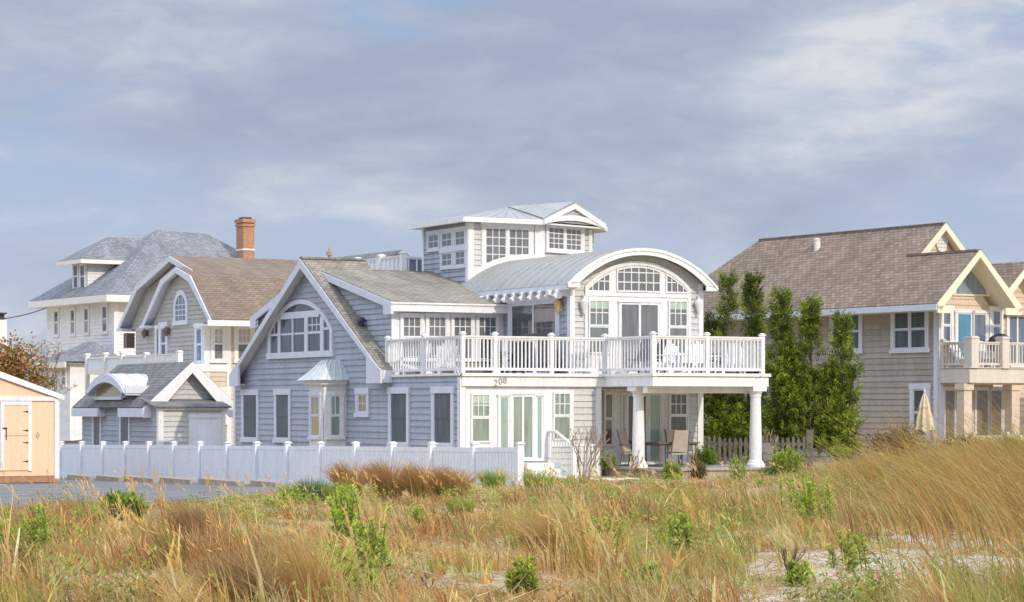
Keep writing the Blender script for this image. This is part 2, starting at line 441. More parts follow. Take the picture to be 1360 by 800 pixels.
# ================================================================= MAIN BEACH HOUSE
M = Frame(612, 70, -1080)
LF, RF = Lf(M, 0), Rf(M, 0)
HOUSE = thing('beach_house', 'blue-grey shingled beach house with barrel metal roof, glazed tower and white balustraded deck', 'house', M, 0, 0, 0)
H = HOUSE
aL = LF.S(312); bS = RF.S(797)
OV = Lf(M, -.35)
ac, zr = OV.P(400.5, 343); aE, zE = OV.P(507.5, 491)
sl = (zr-zE)/(aE-ac); aEl = ac-(aE-ac)
ZD = zat(496, 70)                     # deck level
bd = .2; FD = Lf(M, bd); ad = FD.S(520)
FDR = Rf(M, ad); b2 = FDR.S(669)
LC2 = Lf(M, b2); a2 = LC2.S(758); a2 = min(a2, -.12)
FR = Rf(M, a2); bR = FR.S(932)
b8 = RF.S(803); aD = Lf(M, b8).S(868); bN = Rf(M, aD).S(1019)
zw = 3.02
bK = 1.95; zK = 6.15; aK = ac-(zr-zK)/sl; bB = 9.5
print('main: aL %.2f aE %.2f ac %.2f zr %.2f zE %.2f sl %.2f ZD %.2f ad %.2f b2 %.2f a2 %.2f bR %.2f b8 %.2f aD %.2f bN %.2f bS %.2f' % (aL,aE,ac,zr,zE,sl,ZD,ad,b2,a2,bR,b8,aD,bN,bS))
# ---- walls
m = MB(); m.box(aL+.01, -.012, .012, bS-.012, -.6, zw)
m.box(aL+.01, a2-.012, bS-.02, bR-.012, -.6, zw-.01)
f2 = Lf(M, .012); m.prism(f2, [(aEl+.45, zw), (aE-.45, zw), (ac, zr-.32)], -1.9, 0); m.box(aK-.2, ac+1.4, bK, bB, zw, zK-.02); m.prism(Lf(M, bK), [(aEl+.45, zw), (aK, zw), (aK, zK-.15)], -7.5, 0)
m.clap(LF, [(aL, -.4), (0, -.4), (0, zw), (aL, zw)])
zt_ = zr-.18; m.clap(LF, [(ac-(zt_-zw)/sl, zw), (ac+(zt_-zw)/sl, zw), (ac, zt_)])
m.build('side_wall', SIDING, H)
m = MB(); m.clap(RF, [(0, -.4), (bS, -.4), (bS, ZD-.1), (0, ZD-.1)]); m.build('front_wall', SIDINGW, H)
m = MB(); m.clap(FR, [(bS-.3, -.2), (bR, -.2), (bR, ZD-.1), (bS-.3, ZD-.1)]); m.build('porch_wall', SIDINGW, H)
m = MB()
m.fbox(LF, -.12, .025, -.4, zw-.06, 0, .05); m.fbox(RF, -.05, .13, -.4, zw-.06, 0, .05)
m.fbox(RF, bS-.16, bS+.02, -.3, 2.68, 0, .05)
m.fbox(FR, bR-.17, bR+.03, .2, 2.72, 0, .05)
m.fbox(LF, aL-.03, aL+.14, -.4, zw, 0, .05)
m.build_each('corner_board', WHITE, H)
# ---- main gable roof
bB = 9.5; o = -.38
RT = MB(); RS = MB()
RT.soffits([(ac, o, zr), (aE, o, zE), (aE, bK, zE), (ac, bK, zr)], .10, RS)
RT.slab([(ac+1.2, bK, zr-1.2*sl), (aE, bK, zE), (aE, b2+.5, zE), (ac+1.2, b2+.5, zr-1.2*sl)], .10)
RT.slab([(aK, bB, zK), (aEl, bB, zE), (aEl, bK, zE), (aK, bK, zK)], .10)
RT.soffits([(ac, bK, zr), (aEl, bK, zE), (aEl, o, zE), (ac, o, zr)], .10, RS)
roof = RT.build('roof', SHGRN, H); RS.build('soffit', TRIM, roof)
m = MB(); m.box(ac-.09, ac+.09, o, bK, zr-.02, zr+.045); m.build('ridge_cap', SHGRN, roof)
m = MB()
th = .28
f = Lf(M, -.36)
m.prism(f, [(ac, zr-.06-th), (aE, zE-.06-th*.55), (aE, zE-.04), (ac, zr-.04)], 0, .05)
m.prism(f, [(aEl, zE-.04), (aEl, zE-.06-th*.55), (ac, zr-.06-th), (ac, zr-.04)], 0, .05)
m.prism(f, [(aE-1.0, zE-.42), (aE+.02, zE-.42), (aE+.02, zE-.02), (aE-1.0, zE-.02+.9*sl)], -.02, .06)
m.prism(f, [(aEl-.02, zE-.42), (aEl+.8, zE-.42), (aEl+.8, zE-.02+.7*sl), (aEl-.02, zE-.02)], -.02, .06)
m.box(aE-.55, aE, -.34, b2, zE-.40, zE-.34); m.box(aE-.03, aE+.03, -.33, .22, zE-.4, zE-.02)
m.box(aEl, aEl+.5, -.34, bB, zE-.40, zE-.34); m.box(aEl-.03, aEl+.03, -.33, bB, zE-.4, zE-.02)
m.build('rake_board', TRIM, H)
# ---- right shed dormer
FB = Lf(M, .03)
at_, zt = FB.P(427, 357.5); ade, zde = FB.P(520.5, 400)
dr = MB(); dr.slab([(at_-.3, .03, zt+.02), (ade, .03, zde), (ade, b2+.2, zde), (at_-.3, b2+.2, zt+.02)], .08)
dr.slab([(at_-1.1, 1.2, zt+.06), (at_-.3, 1.2, zt+.045), (at_-.3, b2+1.2, zt+.045), (at_-1.1, b2+1.2, zt+.06)], .05)
dr.build('dormer_roof', SHGRN, H)
m = MB(); s_ = (zt-zde)/(at_-ade)
m.clap(FD, [(at_-.2, zr-(at_-.2-ac)*sl-.3), (ad, ZD-.1), (ad, zde-.3+.12), (at_-.2, zt-.14)], h=.17, z0=ZD-.1)
m.box(at_, ad-.01, bd+.012, b2, ZD-.2, zde-.15)
m.prism(Lf(M, bd+.02), [(at_+.2, zde-.15), (ad-.02, zde-.15), (at_+.2, zt-.15)], -3, 0)
m.build('dormer_cheek', SIDING, H)
f = Lf(M, .05); m = MB()
m.prism(f, [(at_-.25, zt-.25), (ade, zde-.25), (ade, zde-.03), (at_-.25, zt-.03)], -.02, .06)
m.prism(f, [(ade-.5, zde-.40), (ade+.03, zde-.40), (ade+.03, zde-.02), (ade-.55, zde+.0)], -.02, .075)
m.build('dormer_rake', TRIM, H)
m = MB(); fo = Rf(M, ade)
m.fbox(fo, .0, b2+.1, zde-.31, zde-.035, -.01, .035); m.fbox(fo, -.03, b2+.1, zde-.085, zde-.03, .0, .075)
m.box(ad-.02, ade, .05, b2, zde-.30, zde-.25)
m.fbox(FDR, bd-.02, bd+.16, ZD, zde-.2, 0, .05)
m.fbox(FDR, bd+.16, b2-.02, ZD-.05, zde-.28, -.02, .02)
m.build('dormer_front', WHITE, H)
for x0, x1 in ((533, 558.5), (567, 592), (600.5, 626), (633.5, 659)):
    bx = FDR.box(x0, 420, x1, 478); 
    window(H, FDR, bx, G_GREY, 'dh', 3, 2, cas=.07, d=.02)
# ---- left shed dormer (its end shows past the gable)
al1, zl1 = FB.P(376, 384); al0, zl0 = FB.P(333, 420)
m = MB(); m.slab([(al1+.6, 6, zl1+.15), (al0, 6, zl0), (al0, .03, zl0), (al1+.6, .03, zl1+.15)], .08); m.build('dormer_roof', SHGRN, H)
m = MB(); fl = Lf(M, .2)
m.clap(fl, [(al0+.25, zE), (al1+.9, zE), (al1+.9, zl1), (al0+.25, zl0-.1)], h=.17); m.box(al0+.26, al1+1, .22, 6, zE-.3, zl0-.1); m.build('dormer_cheek', SIDING, H)
m = MB(); m.prism(f, [(al0, zl0-.04), (al0, zl0-.42), (al0+.5, zl0-.42), (al0+.5, zl0-.14), (al1+.6, zl1-.16), (al1+.6, zl1+.11)], -.02, .05); m.build('dormer_rake', TRIM, H)
m = MB(); m.lathe((aE-2.3, .02, zr-(aE-2.3-ac)*sl), [(.09, -.02), (.09, .12), (.16, .14), (.10, .26), (.02, .28)], 10); m.build('roof_vent', DARKM, H)

# ---- centre block: upper floor
FRo = Rf(M, a2+.38)
sA, zA = FRo.P(753.5, 379); sB, zB = FRo.P(952.5, 381); zs = (zA+zB)/2; rise = FRo.P(850, 330)[1]-zs
zeave = zs
print('barrel: sA %.2f sB %.2f zs %.2f rise %.2f' % (sA, sB, zs, rise))
m = MB()
aBk = Lf(M, sA).S(600)
m.clap(LC2, [(aBk, ZD-.1), (a2, ZD-.1), (a2, zs+.25), (aBk, zs+.25)])
m.box(aBk, a2-.012, b2+.012, bR-.012, ZD-.1, zs+.1)
m.build('side_wall', SIDING, H)
m = MB()
wl, wr = b2, bR
tops = [(s, arcz(s, sA, sB, zs, rise)-.16) for s in np.linspace(wr, wl, 19)]
m.clap(FR, [(wl, ZD-.1), (wr, ZD-.1)]+tops, h=.19)
m.prism(Rf(M, a2-.012), [(wl+.02, zs), (wr-.02, zs)]+[(p[0], p[1]-.03) for p in tops[1:-1]], -6, 0)
m.build('front_wall', SIDINGW, H)
m = MB(); m.fbox(LC2, a2-.14, a2+.02, ZD, zs+.1, 0, .045); m.fbox(FR, wl-.045, wl+.12, ZD, zs+.15, 0, .045); m.fbox(FR, wr-.14, wr+.03, ZD, zs+.15, 0, .045)
m.build_each('corner_board', WHITE, H)
# barrel roof
Lb = (a2+.38)-aBk+2.5
outer = arc(sA, sB, zs, rise, 30); inner = [(p[0], p[1]-.12) for p in outer]
m = MB(); m.ring(FRo, outer, inner, -Lb, .0)
k = -.02
while k > -Lb+.3:
    up = [(p[0], p[1]+.045) for p in outer]; m.ring(FRo, up, outer, k-.03, k); k -= .55
m.build('barrel_roof', METAL, H)
m = MB()
inn = arc(sA+.42, sB-.42, zs+.05, rise-.255, 30)
m.ring(FRo, [(p[0], p[1]-.03) for p in outer], inn, -.02, .045)
m.fbox(FRo, sA+.0, sA+.42, zs-.10, zs+.06, -.02, .045); m.fbox(FRo, sB-.42, sB, zs-.10, zs+.06, -.02, .045)
up = [(p[0], p[1]+.01) for p in outer]; m.ring(FRo, up, [(p[0], p[1]-.08) for p in outer], .0, .075)
m.build('arched_fascia', WHITE, H)
m = MB(); fe = Lf(M, sA+.02)
m.fbox(fe, aBk, a2+.36, zs-.16, zs-.02, -.03, .03); m.box(aBk, a2+.36, sA+.04, b2, zs-.14, zs-.10)
m.fbox(Rf(M, a2+.2), wr, sB, zs-.12, zs-.08, -6, .1)
m.build('eave_fascia', TRIM, H)
for i in range(11):
    px = 627+(742-627)*i/10
    ai = fe.S(px); m = MB(); fi = Rf(M, ai); b0 = sA+.03
    m.prism(fi, [(b0-.17, zs-.14), (b0-.12, zs-.25), (b0-.20, zs-.33), (b0-.13, zs-.42), (b0+.02, zs-.42), (b0+.12, zs-.33), (b0+.30, zs-.36), (b0+.30, zs-.15)], -.06, .06)
    m.build('rafter_tail', WHITE, H)
for px in (655, 746):
    ai = LC2.S(px); m = MB(); fi = Rf(M, ai)
    pts = [(b2-.52, zs-.16), (b2-.5, zs-.28), (b2-.3, zs-.36), (b2-.16, zs-.52), (b2-.12, zs-.75), (b2, zs-.80), (b2, zs-.66), (b2-.05, zs-.5), (b2-.2, zs-.28), (b2-.1, zs-.16)]
    m.prism(fi, pts, -.06, .06); m.build('knee_bracket', WHITE, H)
# side slider of the upper floor
bx = LC2.box(680, 407, 741, 492); bx = (bx[0], bx[1], ZD+.04, LC2.P(710, 402)[1])
window(H, LC2, bx, G_DARK, 'slider', cas=.17, casmat=TRIM, name='sliding_door')
m = MB(); sm_ = (bx[0]+bx[1])/2; m.fbox(LC2, sm_+.06, bx[1]-.09, bx[3]-.62, bx[3]-.22, .03, .04); m.build('blind', BLINDP, H)
# glazed arched front
SW = MB()
def tz(s): return arcz(s, sA, sB, zs, rise)
gs0, gs1 = FR.S(775.5), FR.S(916)
sp = FR.P(846, 392)[1]
zL = FR.P(776, 381)[1]; top = FR.P(846, 347)[1]
ga = arc(gs0, gs1, zL, top-zL, 24)
SW.prism(FR, [(gs0, ZD), (gs1, ZD)]+ga[::-1], .0, .045)
SW.ring(FR, ga, [(p[0], p[1]-.13) for p in ga], .045, .085)
SW.fbox(FR, gs0, gs0+.1, ZD, zL, .045, .08); SW.fbox(FR, gs1-.1, gs1, ZD, zL, .045, .08)
SW.fbox(FR, gs0, gs1, sp-.06, sp+.06, .045, .075)
SW.build('window_wall', WHITE, H)
def gz(s): return arcz(s, gs0, gs1, zL, top-zL)-.16
def transom(x0, x1, nc, yb, rows):
    s0, s1 = FR.S(x0), FR.S(x1); zb = FR.P((x0+x1)/2, yb)[1]
    ss = np.linspace(s0, s1, 9); w_ = MB(); d0 = .045
    poly = [(s0, zb), (s1, zb)]+[(s, gz(s)) for s in ss[::-1]]
    for k in range(len(ss)-1):
        w_.prism(FR, [(ss[k], gz(ss[k])-.05), (ss[k+1], gz(ss[k+1])-.05), (ss[k+1], gz(ss[k+1])), (ss[k], gz(ss[k]))], d0, d0+.035)
    w_.fbox(FR, s0, s1, zb, zb+.05, d0, d0+.033)
    w_.fbox(FR, s0, s0+.045, zb+.05, gz(s0+.04)-.05, d0, d0+.034); w_.fbox(FR, s1-.045, s1, zb+.05, gz(s1-.04)-.05, d0, d0+.034)
    for k in range(1, nc):
        c = s0+(s1-s0)*k/nc; w_.fbox(FR, c-.016, c+.016, zb+.05, gz(c)-.05, d0+.01, d0+.028)
    for zz in rows:
        z_ = zb+zz; xs = [s for s in np.linspace(s0, s1, 60) if gz(s) > z_+.08]
        w_.fbox(FR, xs[0], xs[-1], z_-.016, z_+.016, d0+.01, d0+.026)
    w = w_.build('transom_window', WHITE, H)
    q = MB(); q.prism(FR, [(p[0], p[1]-.01) for p in poly], .03, d0+.012); q.build('pane', G_GREY, w)
transom(778, 809, 4, 388, (.33,)); transom(817.5, 876, 6, 388.5, (.30, .60)); transom(883, 913.5, 4, 390, (.33,))
bx = FR.box(780, 398, 808, 447); bx = (bx[0], bx[1], FR.P(794, 470)[1], bx[3]); 
window(H, FR, bx, G_GGRN, 'dh', 3, 2, cas=0, d=.045, blind=.14, bmat=BLINDG)
bx = FR.box(886, 399, 911.5, 447); bx = (bx[0], bx[1], FR.P(794, 470)[1], bx[3]); window(H, FR, bx, G_GGRN, 'dh', 3, 2, cas=0, d=.045, blind=.14, bmat=BLINDG)
bx = FR.box(821, 402, 874, 447); window(H, FR, (bx[0], bx[1], ZD+.03, bx[3]), G_GREY, 'slider', cas=.03, d=.045, name='sliding_door')
def lantern(px, py, face, sc, mat, d=.0, name='wall_lantern'):
    s, z = face.P(px, py); c = face.v(s, z, .16+d); l_ = MB()
    l_.lathe(c, [(.03*sc, -.30*sc), (.05*sc, -.24*sc), (.13*sc, .02*sc), (.15*sc, .10*sc), (.05*sc, .2*sc), (.02*sc, .26*sc)], 8)
    l_.tube([face.v(s, z+.26*sc, .16+d), face.v(s, z+.34*sc, .1+d), face.v(s, z+.22*sc, .03+d), face.v(s, z+.1*sc, 0)], .02*sc)
    l_.fbox(face, s-.05*sc, s+.05*sc, z-.02, z+.22*sc, 0, .025)
    l_.build(name, mat, H)
lantern(772.5, 405, FR, .95, WHITE); lantern(924.5, 406, FR, .95, WHITE)
lantern(747.5, 405, LC2, .95, BRASS, d=.02)

# ---- glazed tower
T1 = ((622.5-CX)/F*78.8, 78.8); aT, bT = M.loc(*T1)
TL, TR = Lf(M, bT), Rf(M, aT)
aT0 = TL.S(562); bT2 = TR.S(716.5)
T3f = Face(M, aT, bT2, (-.315, .949)); l3 = T3f.S(784.5)
p3 = T3f.v(l3, 0)
ze = zat(289, 78.8)
print('tower a %.2f b %.2f a0 %.2f b2 %.2f l3 %.2f ze %.2f' % (aT, bT, aT0, bT2, l3, ze))
poly = [(aT0, bT), (aT, bT), (aT, bT2), (p3[0], p3[1]), (p3[0]-.75, p3[1]+.55), (aT0, p3[1]+.55)]
m = MB(); zb0 = 5.2
ins = [(x-(.012 if x > aT0+.1 else 0), y+.012) for x, y in poly]
m.hexa([(x, y, ze-.2) for x, y in ins], [(x, y, zb0) for x, y in ins])
mt_ = MB(); mt_.clap(TL, [(aT0, zb0), (aT, zb0), (aT, ze-.17), (aT0, ze-.17)], h=.17); mt_.build('tower_wall', SIDING, H)
m.clap(TR, [(bT, zb0), (bT2, zb0), (bT2, ze-.17), (bT, ze-.17)], h=.17)
m.build('tower_wall', SIDINGW, H)
m = MB(); m.clap(T3f, [(0, zb0), (l3, zb0), (l3, ze-.17), (0, ze-.17)], h=.17)
T4f = Face(M, p3[0], p3[1], (-.75, .55)); m.clap(T4f, [(0, zb0), (.93, zb0), (.93, ze-.17), (0, ze-.17)], h=.17); m.build('tower_wall', SIDINGW, H)
m = MB()
m.fbox(TR, bT-.03, bT+.17, zb0, ze-.16, 0, .05); m.fbox(TL, aT-.15, aT+.03, zb0, ze-.16, 0, .05)
m.fbox(TR, bT2-.20, bT2+.02, zb0, ze-.16, 0, .06); m.fbox(T3f, -.03, .2, zb0, ze-.16, 0, .06)
m.fbox(T3f, l3-.14, l3+.03, zb0, ze-.16, 0, .05); m.fbox(T4f, -.02, .12, zb0, ze-.16, 0, .05); m.fbox(TL, aT0-.02, aT0+.1, zb0, ze-.16, 0, .04)
m.build_each('corner_board', WHITE, H); m = MB()
xs = np.linspace(bT+.1, bT2-.15, 10); m.ring(TR, [(s, tz(s)+.22) for s in xs], [(s, tz(s)-.05) for s in xs], 0, .07)
m.build('roof_flashing_board', WHITE, H)
x = TL.box(567.5, 307, 620, 360)
def tlw(x0, y0, x1, y1, c, r): window(H, TL, TL.box(x0, y0, x1, y1), G_GREY, 'grid', c, r, cas=.09, casmat=TRIM, sill=False)
tlw(570.5, 311, 584, 331, 2, 2); tlw(588, 308.5, 602, 329, 2, 2); tlw(606, 306, 620-1, 327, 2, 2)
tlw(588, 336, 602, 354.5, 2, 2); tlw(606, 333, 619, 353, 2, 2)
window(H, TR, TR.box(643.5, 303, 703, 352), G_GREY, 'twingrid', 3, 4, cas=.13, sill=False, cz=.05)
window(H, T3f, T3f.box(727, 302.5, 771.5, 333), G_GREY, 'twingrid', 3, 4, cas=.12, sill=True)
# tower roof
ovh = .36
ea = [(aT0-.3, bT-ovh), (aT+ovh, bT-ovh), (aT+ovh, bT2+.0), (p3[0]+.30, p3[1]+.30), (p3[0]-.6, p3[1]+1.0), (aT0-.3, p3[1]+1.0)]
Cc = (aT-1.5, bT2-.35, ze+.52); C0 = (aT0+.6, bT+1.6, ze+.30)
m = MB()
E = [(x, y, ze) for x, y in ea]
apx = T3f.v(l3*.5, ze+.64, .42)
m.face([E[0], E[1], Cc, C0]); m.face([E[1], E[2], Cc]); m.face([E[3], E[4], Cc]); m.face([E[4], E[5], C0, Cc]); m.face([E[5], E[0], C0])
q0 = T3f.v(-.22, ze+.02, .42); q1 = T3f.v(l3+.30, ze+.02, .42)
m.slab([q0, apx, Cc, E[2]][::-1], .05); m.slab([apx, q1, E[3], Cc][::-1], .05)
m.hexa([(x, y, ze) for x, y in ea], [(x, y, ze-.05) for x, y in ea])
for k in range(1, 6):
    t = k/6
    def mixp(p, q, t): return tuple(p[i]+(q[i]-p[i])*t for i in range(3))
    m.tube([mixp(q0, apx, t), mixp(E[2], Cc, t)], .022, 4); m.tube([mixp(q1, apx, t), mixp(E[3], Cc, t)], .022, 4)
    m.tube([mixp(E[1], E[2], t), mixp(E[1], Cc, .2+.8*t) if 0 else mixp(mixp(E[1], E[2], t), Cc, .9)], .022, 4)
m.tube([E[1], Cc], .03, 4); m.tube([apx, Cc, C0, E[0]], .03, 4)
m.build('tower_roof', METAL, H)
m = MB()
for i in range(len(ea)):
    if i == 2: continue
    p, q = ea[i], ea[(i+1) % len(ea)]; ff = Face(M, p[0], p[1], (q[0]-p[0], q[1]-p[1])); ln = math.hypot(q[0]-p[0], q[1]-p[1])
    m.fbox(ff, 0, ln, ze-.17, ze-.01, -.02, .03)
m.hexa([(x, y, ze-.10) for x, y in ea], [(x, y, ze-.15) for x, y in ea])
# pediment boards, with a shallow arched lower board
m.prism(T3f, [(-.22, ze-.16), (l3*.5, ze+.44), (l3*.5, ze+.62), (-.22, ze+.02)], .36, .44)
m.prism(T3f, [(l3*.5, ze+.44), (l3+.30, ze-.16), (l3+.30, ze+.02), (l3*.5, ze+.62)], .36, .44)
aa = arc(-.2, l3+.28, ze-.16, .20, 14); m.ring(T3f, [(p[0], p[1]+.17) for p in aa], aa, .34, .42)
m.build('tower_fascia', WHITE, H)
m = MB(); m.prism(T3f, [(.0, ze+.0), (l3, ze+.0), (l3*.5, ze+.55)], .2, .33)
for k in range(4): m.fbox(T3f, l3*.5-.55+.12*k, l3*.5+.55-.12*k, ze+.10+.09*k, ze+.13+.09*k, .33, .36)
m.build('pediment_louvre', SIDINGW, H)

# ---- side wall windows
for x0, x1, y0, y1 in ((325, 342.5, 525, 582), (368.5, 385, 524.5, 582.5), (521, 542, 523, 588.5), (578.5, 601, 522.5, 589.5)):
    window(H, LF, LF.box(x0, y0, x1, y1), G_SCRN, 'screen', cas=.16, casmat=TRIM)
window(H, LF, LF.box(477, 523.5, 489, 548.5), G_TAN, 'grid', 2, 2, cas=.15, casmat=TRIM)
# box bay with flared metal hood
FBy = Lf(M, -.8); ab0, ab1 = FBy.S(411), FBy.S(429.5)
FByR = Rf(M, ab1)
zbt = FBy.P(420, 511)[1]; zbb = -.1
m = MB(); m.box(ab0, ab1, -.8, .02, zbb, zbt)
m.fbox(FBy, ab1-.16, ab1+.03, zbb, zbt, 0, .03); m.fbox(FByR, -.83, -.70, zbb, zbt, 0, .03); m.fbox(FByR, -.08, .0, zbb, zbt, 0, .03)
m.box(ab0-.15, ab1+.15, -.95, -.03, zbt, zbt+.14)
m.build('bay_wall', WHITE, H)
window(H, FBy, FBy.box(414.5, 526, 426, 580), G_TAN, 'dh', 2, 1, cas=.10, casmat=TRIM)
window(H, FByR, FByR.box(437.5, 525, 452, 580), G_GRN, 'dh', 2, 1, cas=.10)
m = MB(); z0 = zbt+.14; zt2 = zbt+.78
lv = [(0.0, .38), (.10, .20), (.30, .08), (.64, .0)]
prof = [(z0+.0, .32), (z0+.10, .20), (z0+.28, .02), (zt2, -.28)]
for k in range(3):
    (za, ea_), (zb_, eb) = prof[k], prof[k+1]
    P = lambda z, e: ((ab0-e, -.8-e, z), (ab1+e, -.8-e, z), (ab1+e, 0, z), (ab0-e, 0, z))
    A, B = P(za, ea_), P(zb_, eb)
    for i, j in ((3, 0), (0, 1), (1, 2)): m.face([A[i], A[j], B[j], B[i]])
m.face(list(P(zt2, -.28))); m.face(list(P(z0, .32))[::-1])
for t in (.25, .5, .75):
    pts = [(ab0-e+(ab1-ab0+2*e)*t, -.8-e, z+.01) for z, e in prof]; m.tube(pts, .02, 4)
    pts = [(ab1+e, -.8-e+(.8+e)*t, z+.01) for z, e in prof]; m.tube(pts, .02, 4)
m.tube([(ab1+e, -.8-e, z+.01) for z, e in prof], .022, 4)
m.build('bay_hood', COPPER, H)
# arched gable window
g0, g1 = LF.S(361.5), LF.S(440.5); zb_ = LF.P(400, 467.5)[1]; zsp = LF.P(400, 440)[1]; ztp = LF.P(400, 404)[1]
ar = arc(g0, g1, zsp, ztp-zsp, 24); ar_o = arc(g0-.2, g1+.2, zsp, ztp-zsp+.15, 24)
W = MB()
W.ring(LF, ar_o, ar, 0, .085); W.fbox(LF, g0-.2, g0, zb_, zsp, 0, .085); W.fbox(LF, g1, g1+.2, zb_, zsp, 0, .085); W.fbox(LF, g0-.28, g1+.28, zb_-.2, zb_, 0, .11)
zl = LF.P(400, 418)[1]
def ga_(s): return arcz(s, g0, g1, zsp, ztp-zsp)
xs = [s for s in np.linspace(g0, g1, 80) if ga_(s) > zl]
W.fbox(LF, xs[0], xs[-1], zl-.12, zl+.10, .02, .075)
for px, wd in ((373, .2), (391, .09), (409, .26), (430, .26)):
    c = LF.S(px); W.fbox(LF, c-wd/2, c+wd/2, zb_, min(zl, ga_(c))-.01, .02, .078)
def bars(x0, x1, n, zlo, zhi, rows=1):
    a0, a1 = LF.S(x0), LF.S(x1)
    W.fbox(LF, a0, a1, zlo-.04, zlo+.04, .02, .06)
    for k in range(1, n):
        c = a0+(a1-a0)*k/n; W.fbox(LF, c-.022, c+.022, zlo, min(zhi, ga_(c)), .02, .055)
    for k in range(1, rows+1): W.fbox(LF, a0, a1, zlo+(zhi-zlo)*k/(rows+1)-.018, zlo+(zhi-zlo)*k/(rows+1)+.018, .02, .05)
zm = LF.P(400, 443)[1]
bars(361.5, 371, 2, zm, zm+.65, 0); bars(411, 428, 3, zm, zl-.12, 1); bars(432, 440.5, 2, zm+.1, zm+.75, 0)
for x0, x1 in ((375, 390), (392, 407)): W.fbox(LF, LF.S(x0), LF.S(x1), zm-.03, zm+.03, .02, .04)
aw = W.build('arched_window', TRIM, H)
q = MB(); q.prism(LF, [(g0, zb_), (g1, zb_)]+ar[::-1], .012, .034); q.build('pane', G_DARK, aw)

# ---- ground floor front
SW = MB(); zt1 = RF.P(690, 518.5)[1]; s0, s1 = RF.S(617.5), RF.S(761)
SW.fbox(RF, s0, s1, RF.P(690, 594)[1], zt1, 0, .05); SW.fbox(RF, RF.S(651), RF.S(731), .30, RF.P(690, 594)[1], 0, .05)
SW.fbox(RF, s0, s0+.1, -.1, zt1, .05, .07); SW.build('window_wall', WHITE, H)
window(H, RF, RF.box(624, 522.5, 649.5, 588), G_GRN, 'dh', 3, 2, cas=0, d=.05, blind=.17, bmat=BLINDG)
window(H, RF, RF.box(733, 521, 756.5, 585), G_GRN, 'dh', 3, 2, cas=0, d=.05)
x = RF.box(661, 524, 719, 611)
zs0 = x[2]; sa, sb = RF.S(674.5), RF.S(707.5)
window(H, RF, (x[0], sa, zs0, x[3]-.04), G_AQUA, 'plain', cas=.04, d=.05, name='sliding_door')
window(H, RF, (sa+.06, sb, zs0, x[3]), G_GRN, 'slider', cas=.03, d=.06, name='sliding_door')
window(H, RF, (sb+.06, x[1], zs0, x[3]-.04), G_AQUA, 'plain', cas=.04, d=.05, name='sliding_door')
# steps and stair rail
m = MB(); f0, f1 = RF.S(684), RF.S(726); zst = zs0-.08
for k in range(3): m.fbox(RF, f0, f1, -.2, zst-.17*k, 0, .75+.28*k)
m.build('front_steps', WHITE, H)
st = MB(); sr = f1+.02
st.tube([RF.v(sr, zst+.92, .08), RF.v(sr, zst+.92, .5), RF.v(sr, .95, 1.55)], .045, 6); st.tube([RF.v(sr, zst+.15, .1), RF.v(sr, .1, 1.5)], .03, 6)
for k in range(9):
    d = .12+.16*k; z1 = zst+.92 if d < .5 else zst+.92-(d-.5)*(zst+.92-.95)/1.05; st.tube([RF.v(sr, max(.1, zst+.15-(d-.1)*.4), d), RF.v(sr, z1, d)], .018, 4)
st.fbox(RF, sr-.06, sr+.06, -.05, 1.05, 1.5, 1.62)
st.fbox(RF, sr-.08, sr+.08, 1.05, 1.09, 1.48, 1.64)
zz = 1.0
st.fbox(RF, sr+.05, sr+.75, zz-.05, zz, 1.53, 1.59); st.fbox(RF, sr+.05, sr+.75, .10, .16, 1.54, 1.58)
for k in range(5): st.fbox(RF, sr+.13+.12*k, sr+.16+.12*k, .15, zz-.05, 1.545, 1.575)
st.build('stair_railing', WHITE, H)
# ---- porch wall openings
SW = MB(); SW.fbox(FR, FR.S(800), FR.S(913), .32, FR.P(850, 517)[1], 0, .04)
SW.build('window_wall', WHITE, H)
window(H, FR, FR.box(801, 522, 812.5, 592), G_BRN, 'dhp', cas=.02, d=.04)
x = FR.box(824, 523, 876, 607); zq = .36
window(H, FR, (x[0], FR.S(829), zq, x[3]), G_GRN, 'plain', cas=.03, d=.04, name='sliding_door'); 
window(H, FR, (FR.S(830), FR.S(858), zq, x[3]), G_DARK, 'slider', cas=.02, d=.05, name='sliding_door')
window(H, FR, (FR.S(860), FR.S(876), zq, x[3]), G_AQUA, 'plain', cas=.05, d=.04, name='sliding_door')
window(H, FR, FR.box(887.5, 522, 911, 583), G_DARK, 'dh', 3, 2, cas=.03, d=.04)

# ---- deck
m = MB(); m.box(ad, .10, -.02, b8+.1, ZD-.10, ZD); m.box(a2+.0, aD+.06, b8+.1, bN, ZD-.101, ZD-.001)
DK = m.build('deck', DECKW, H)
m = MB(); zf0, zf1 = zat(513, 70), ZD-.03
m.box(a2+.05, aD-.02, b8+.02, bN-.02, zf0+.03, ZD-.11)
m.build('deck_soffit', WHITE, DK)
m = MB()
m.fbox(RF, .0, b8, zf0, zf1-.05, .026, .10); m.fbox(RF, -.02, b8, zf1-.05, ZD+.012, .02, .16)
fC = Lf(M, b8); m.fbox(fC, .10, aD, zf0, zf1-.05, 0, .06); m.fbox(fC, .17, aD+.1, zf1-.05, ZD+.012, .0, .10)
fDD = Rf(M, aD); m.fbox(fDD, b8-.06, bN, zf0, zf1-.05, 0, .06); m.fbox(fDD, b8-.10, bN+.04, zf1-.05, ZD+.012, .0, .11)
fE = Face(M, aD, bN, (-1, 0)); m.fbox(fE, 0, aD-a2, zf0, zf1-.05, 0, .05); m.fbox(fE, -.06, aD-a2, zf1-.05, ZD+.012, 0, .1)
m.fbox(LF, ad-.1, .02, zw-.02, ZD+.01, .0, .07)
m.fbox(fDD, b8-.02, bN-.25, zf0-.20, zf0+.02, -.55, -.3)
m.build('deck_fascia', WHITE, DK)
hz = 1.10
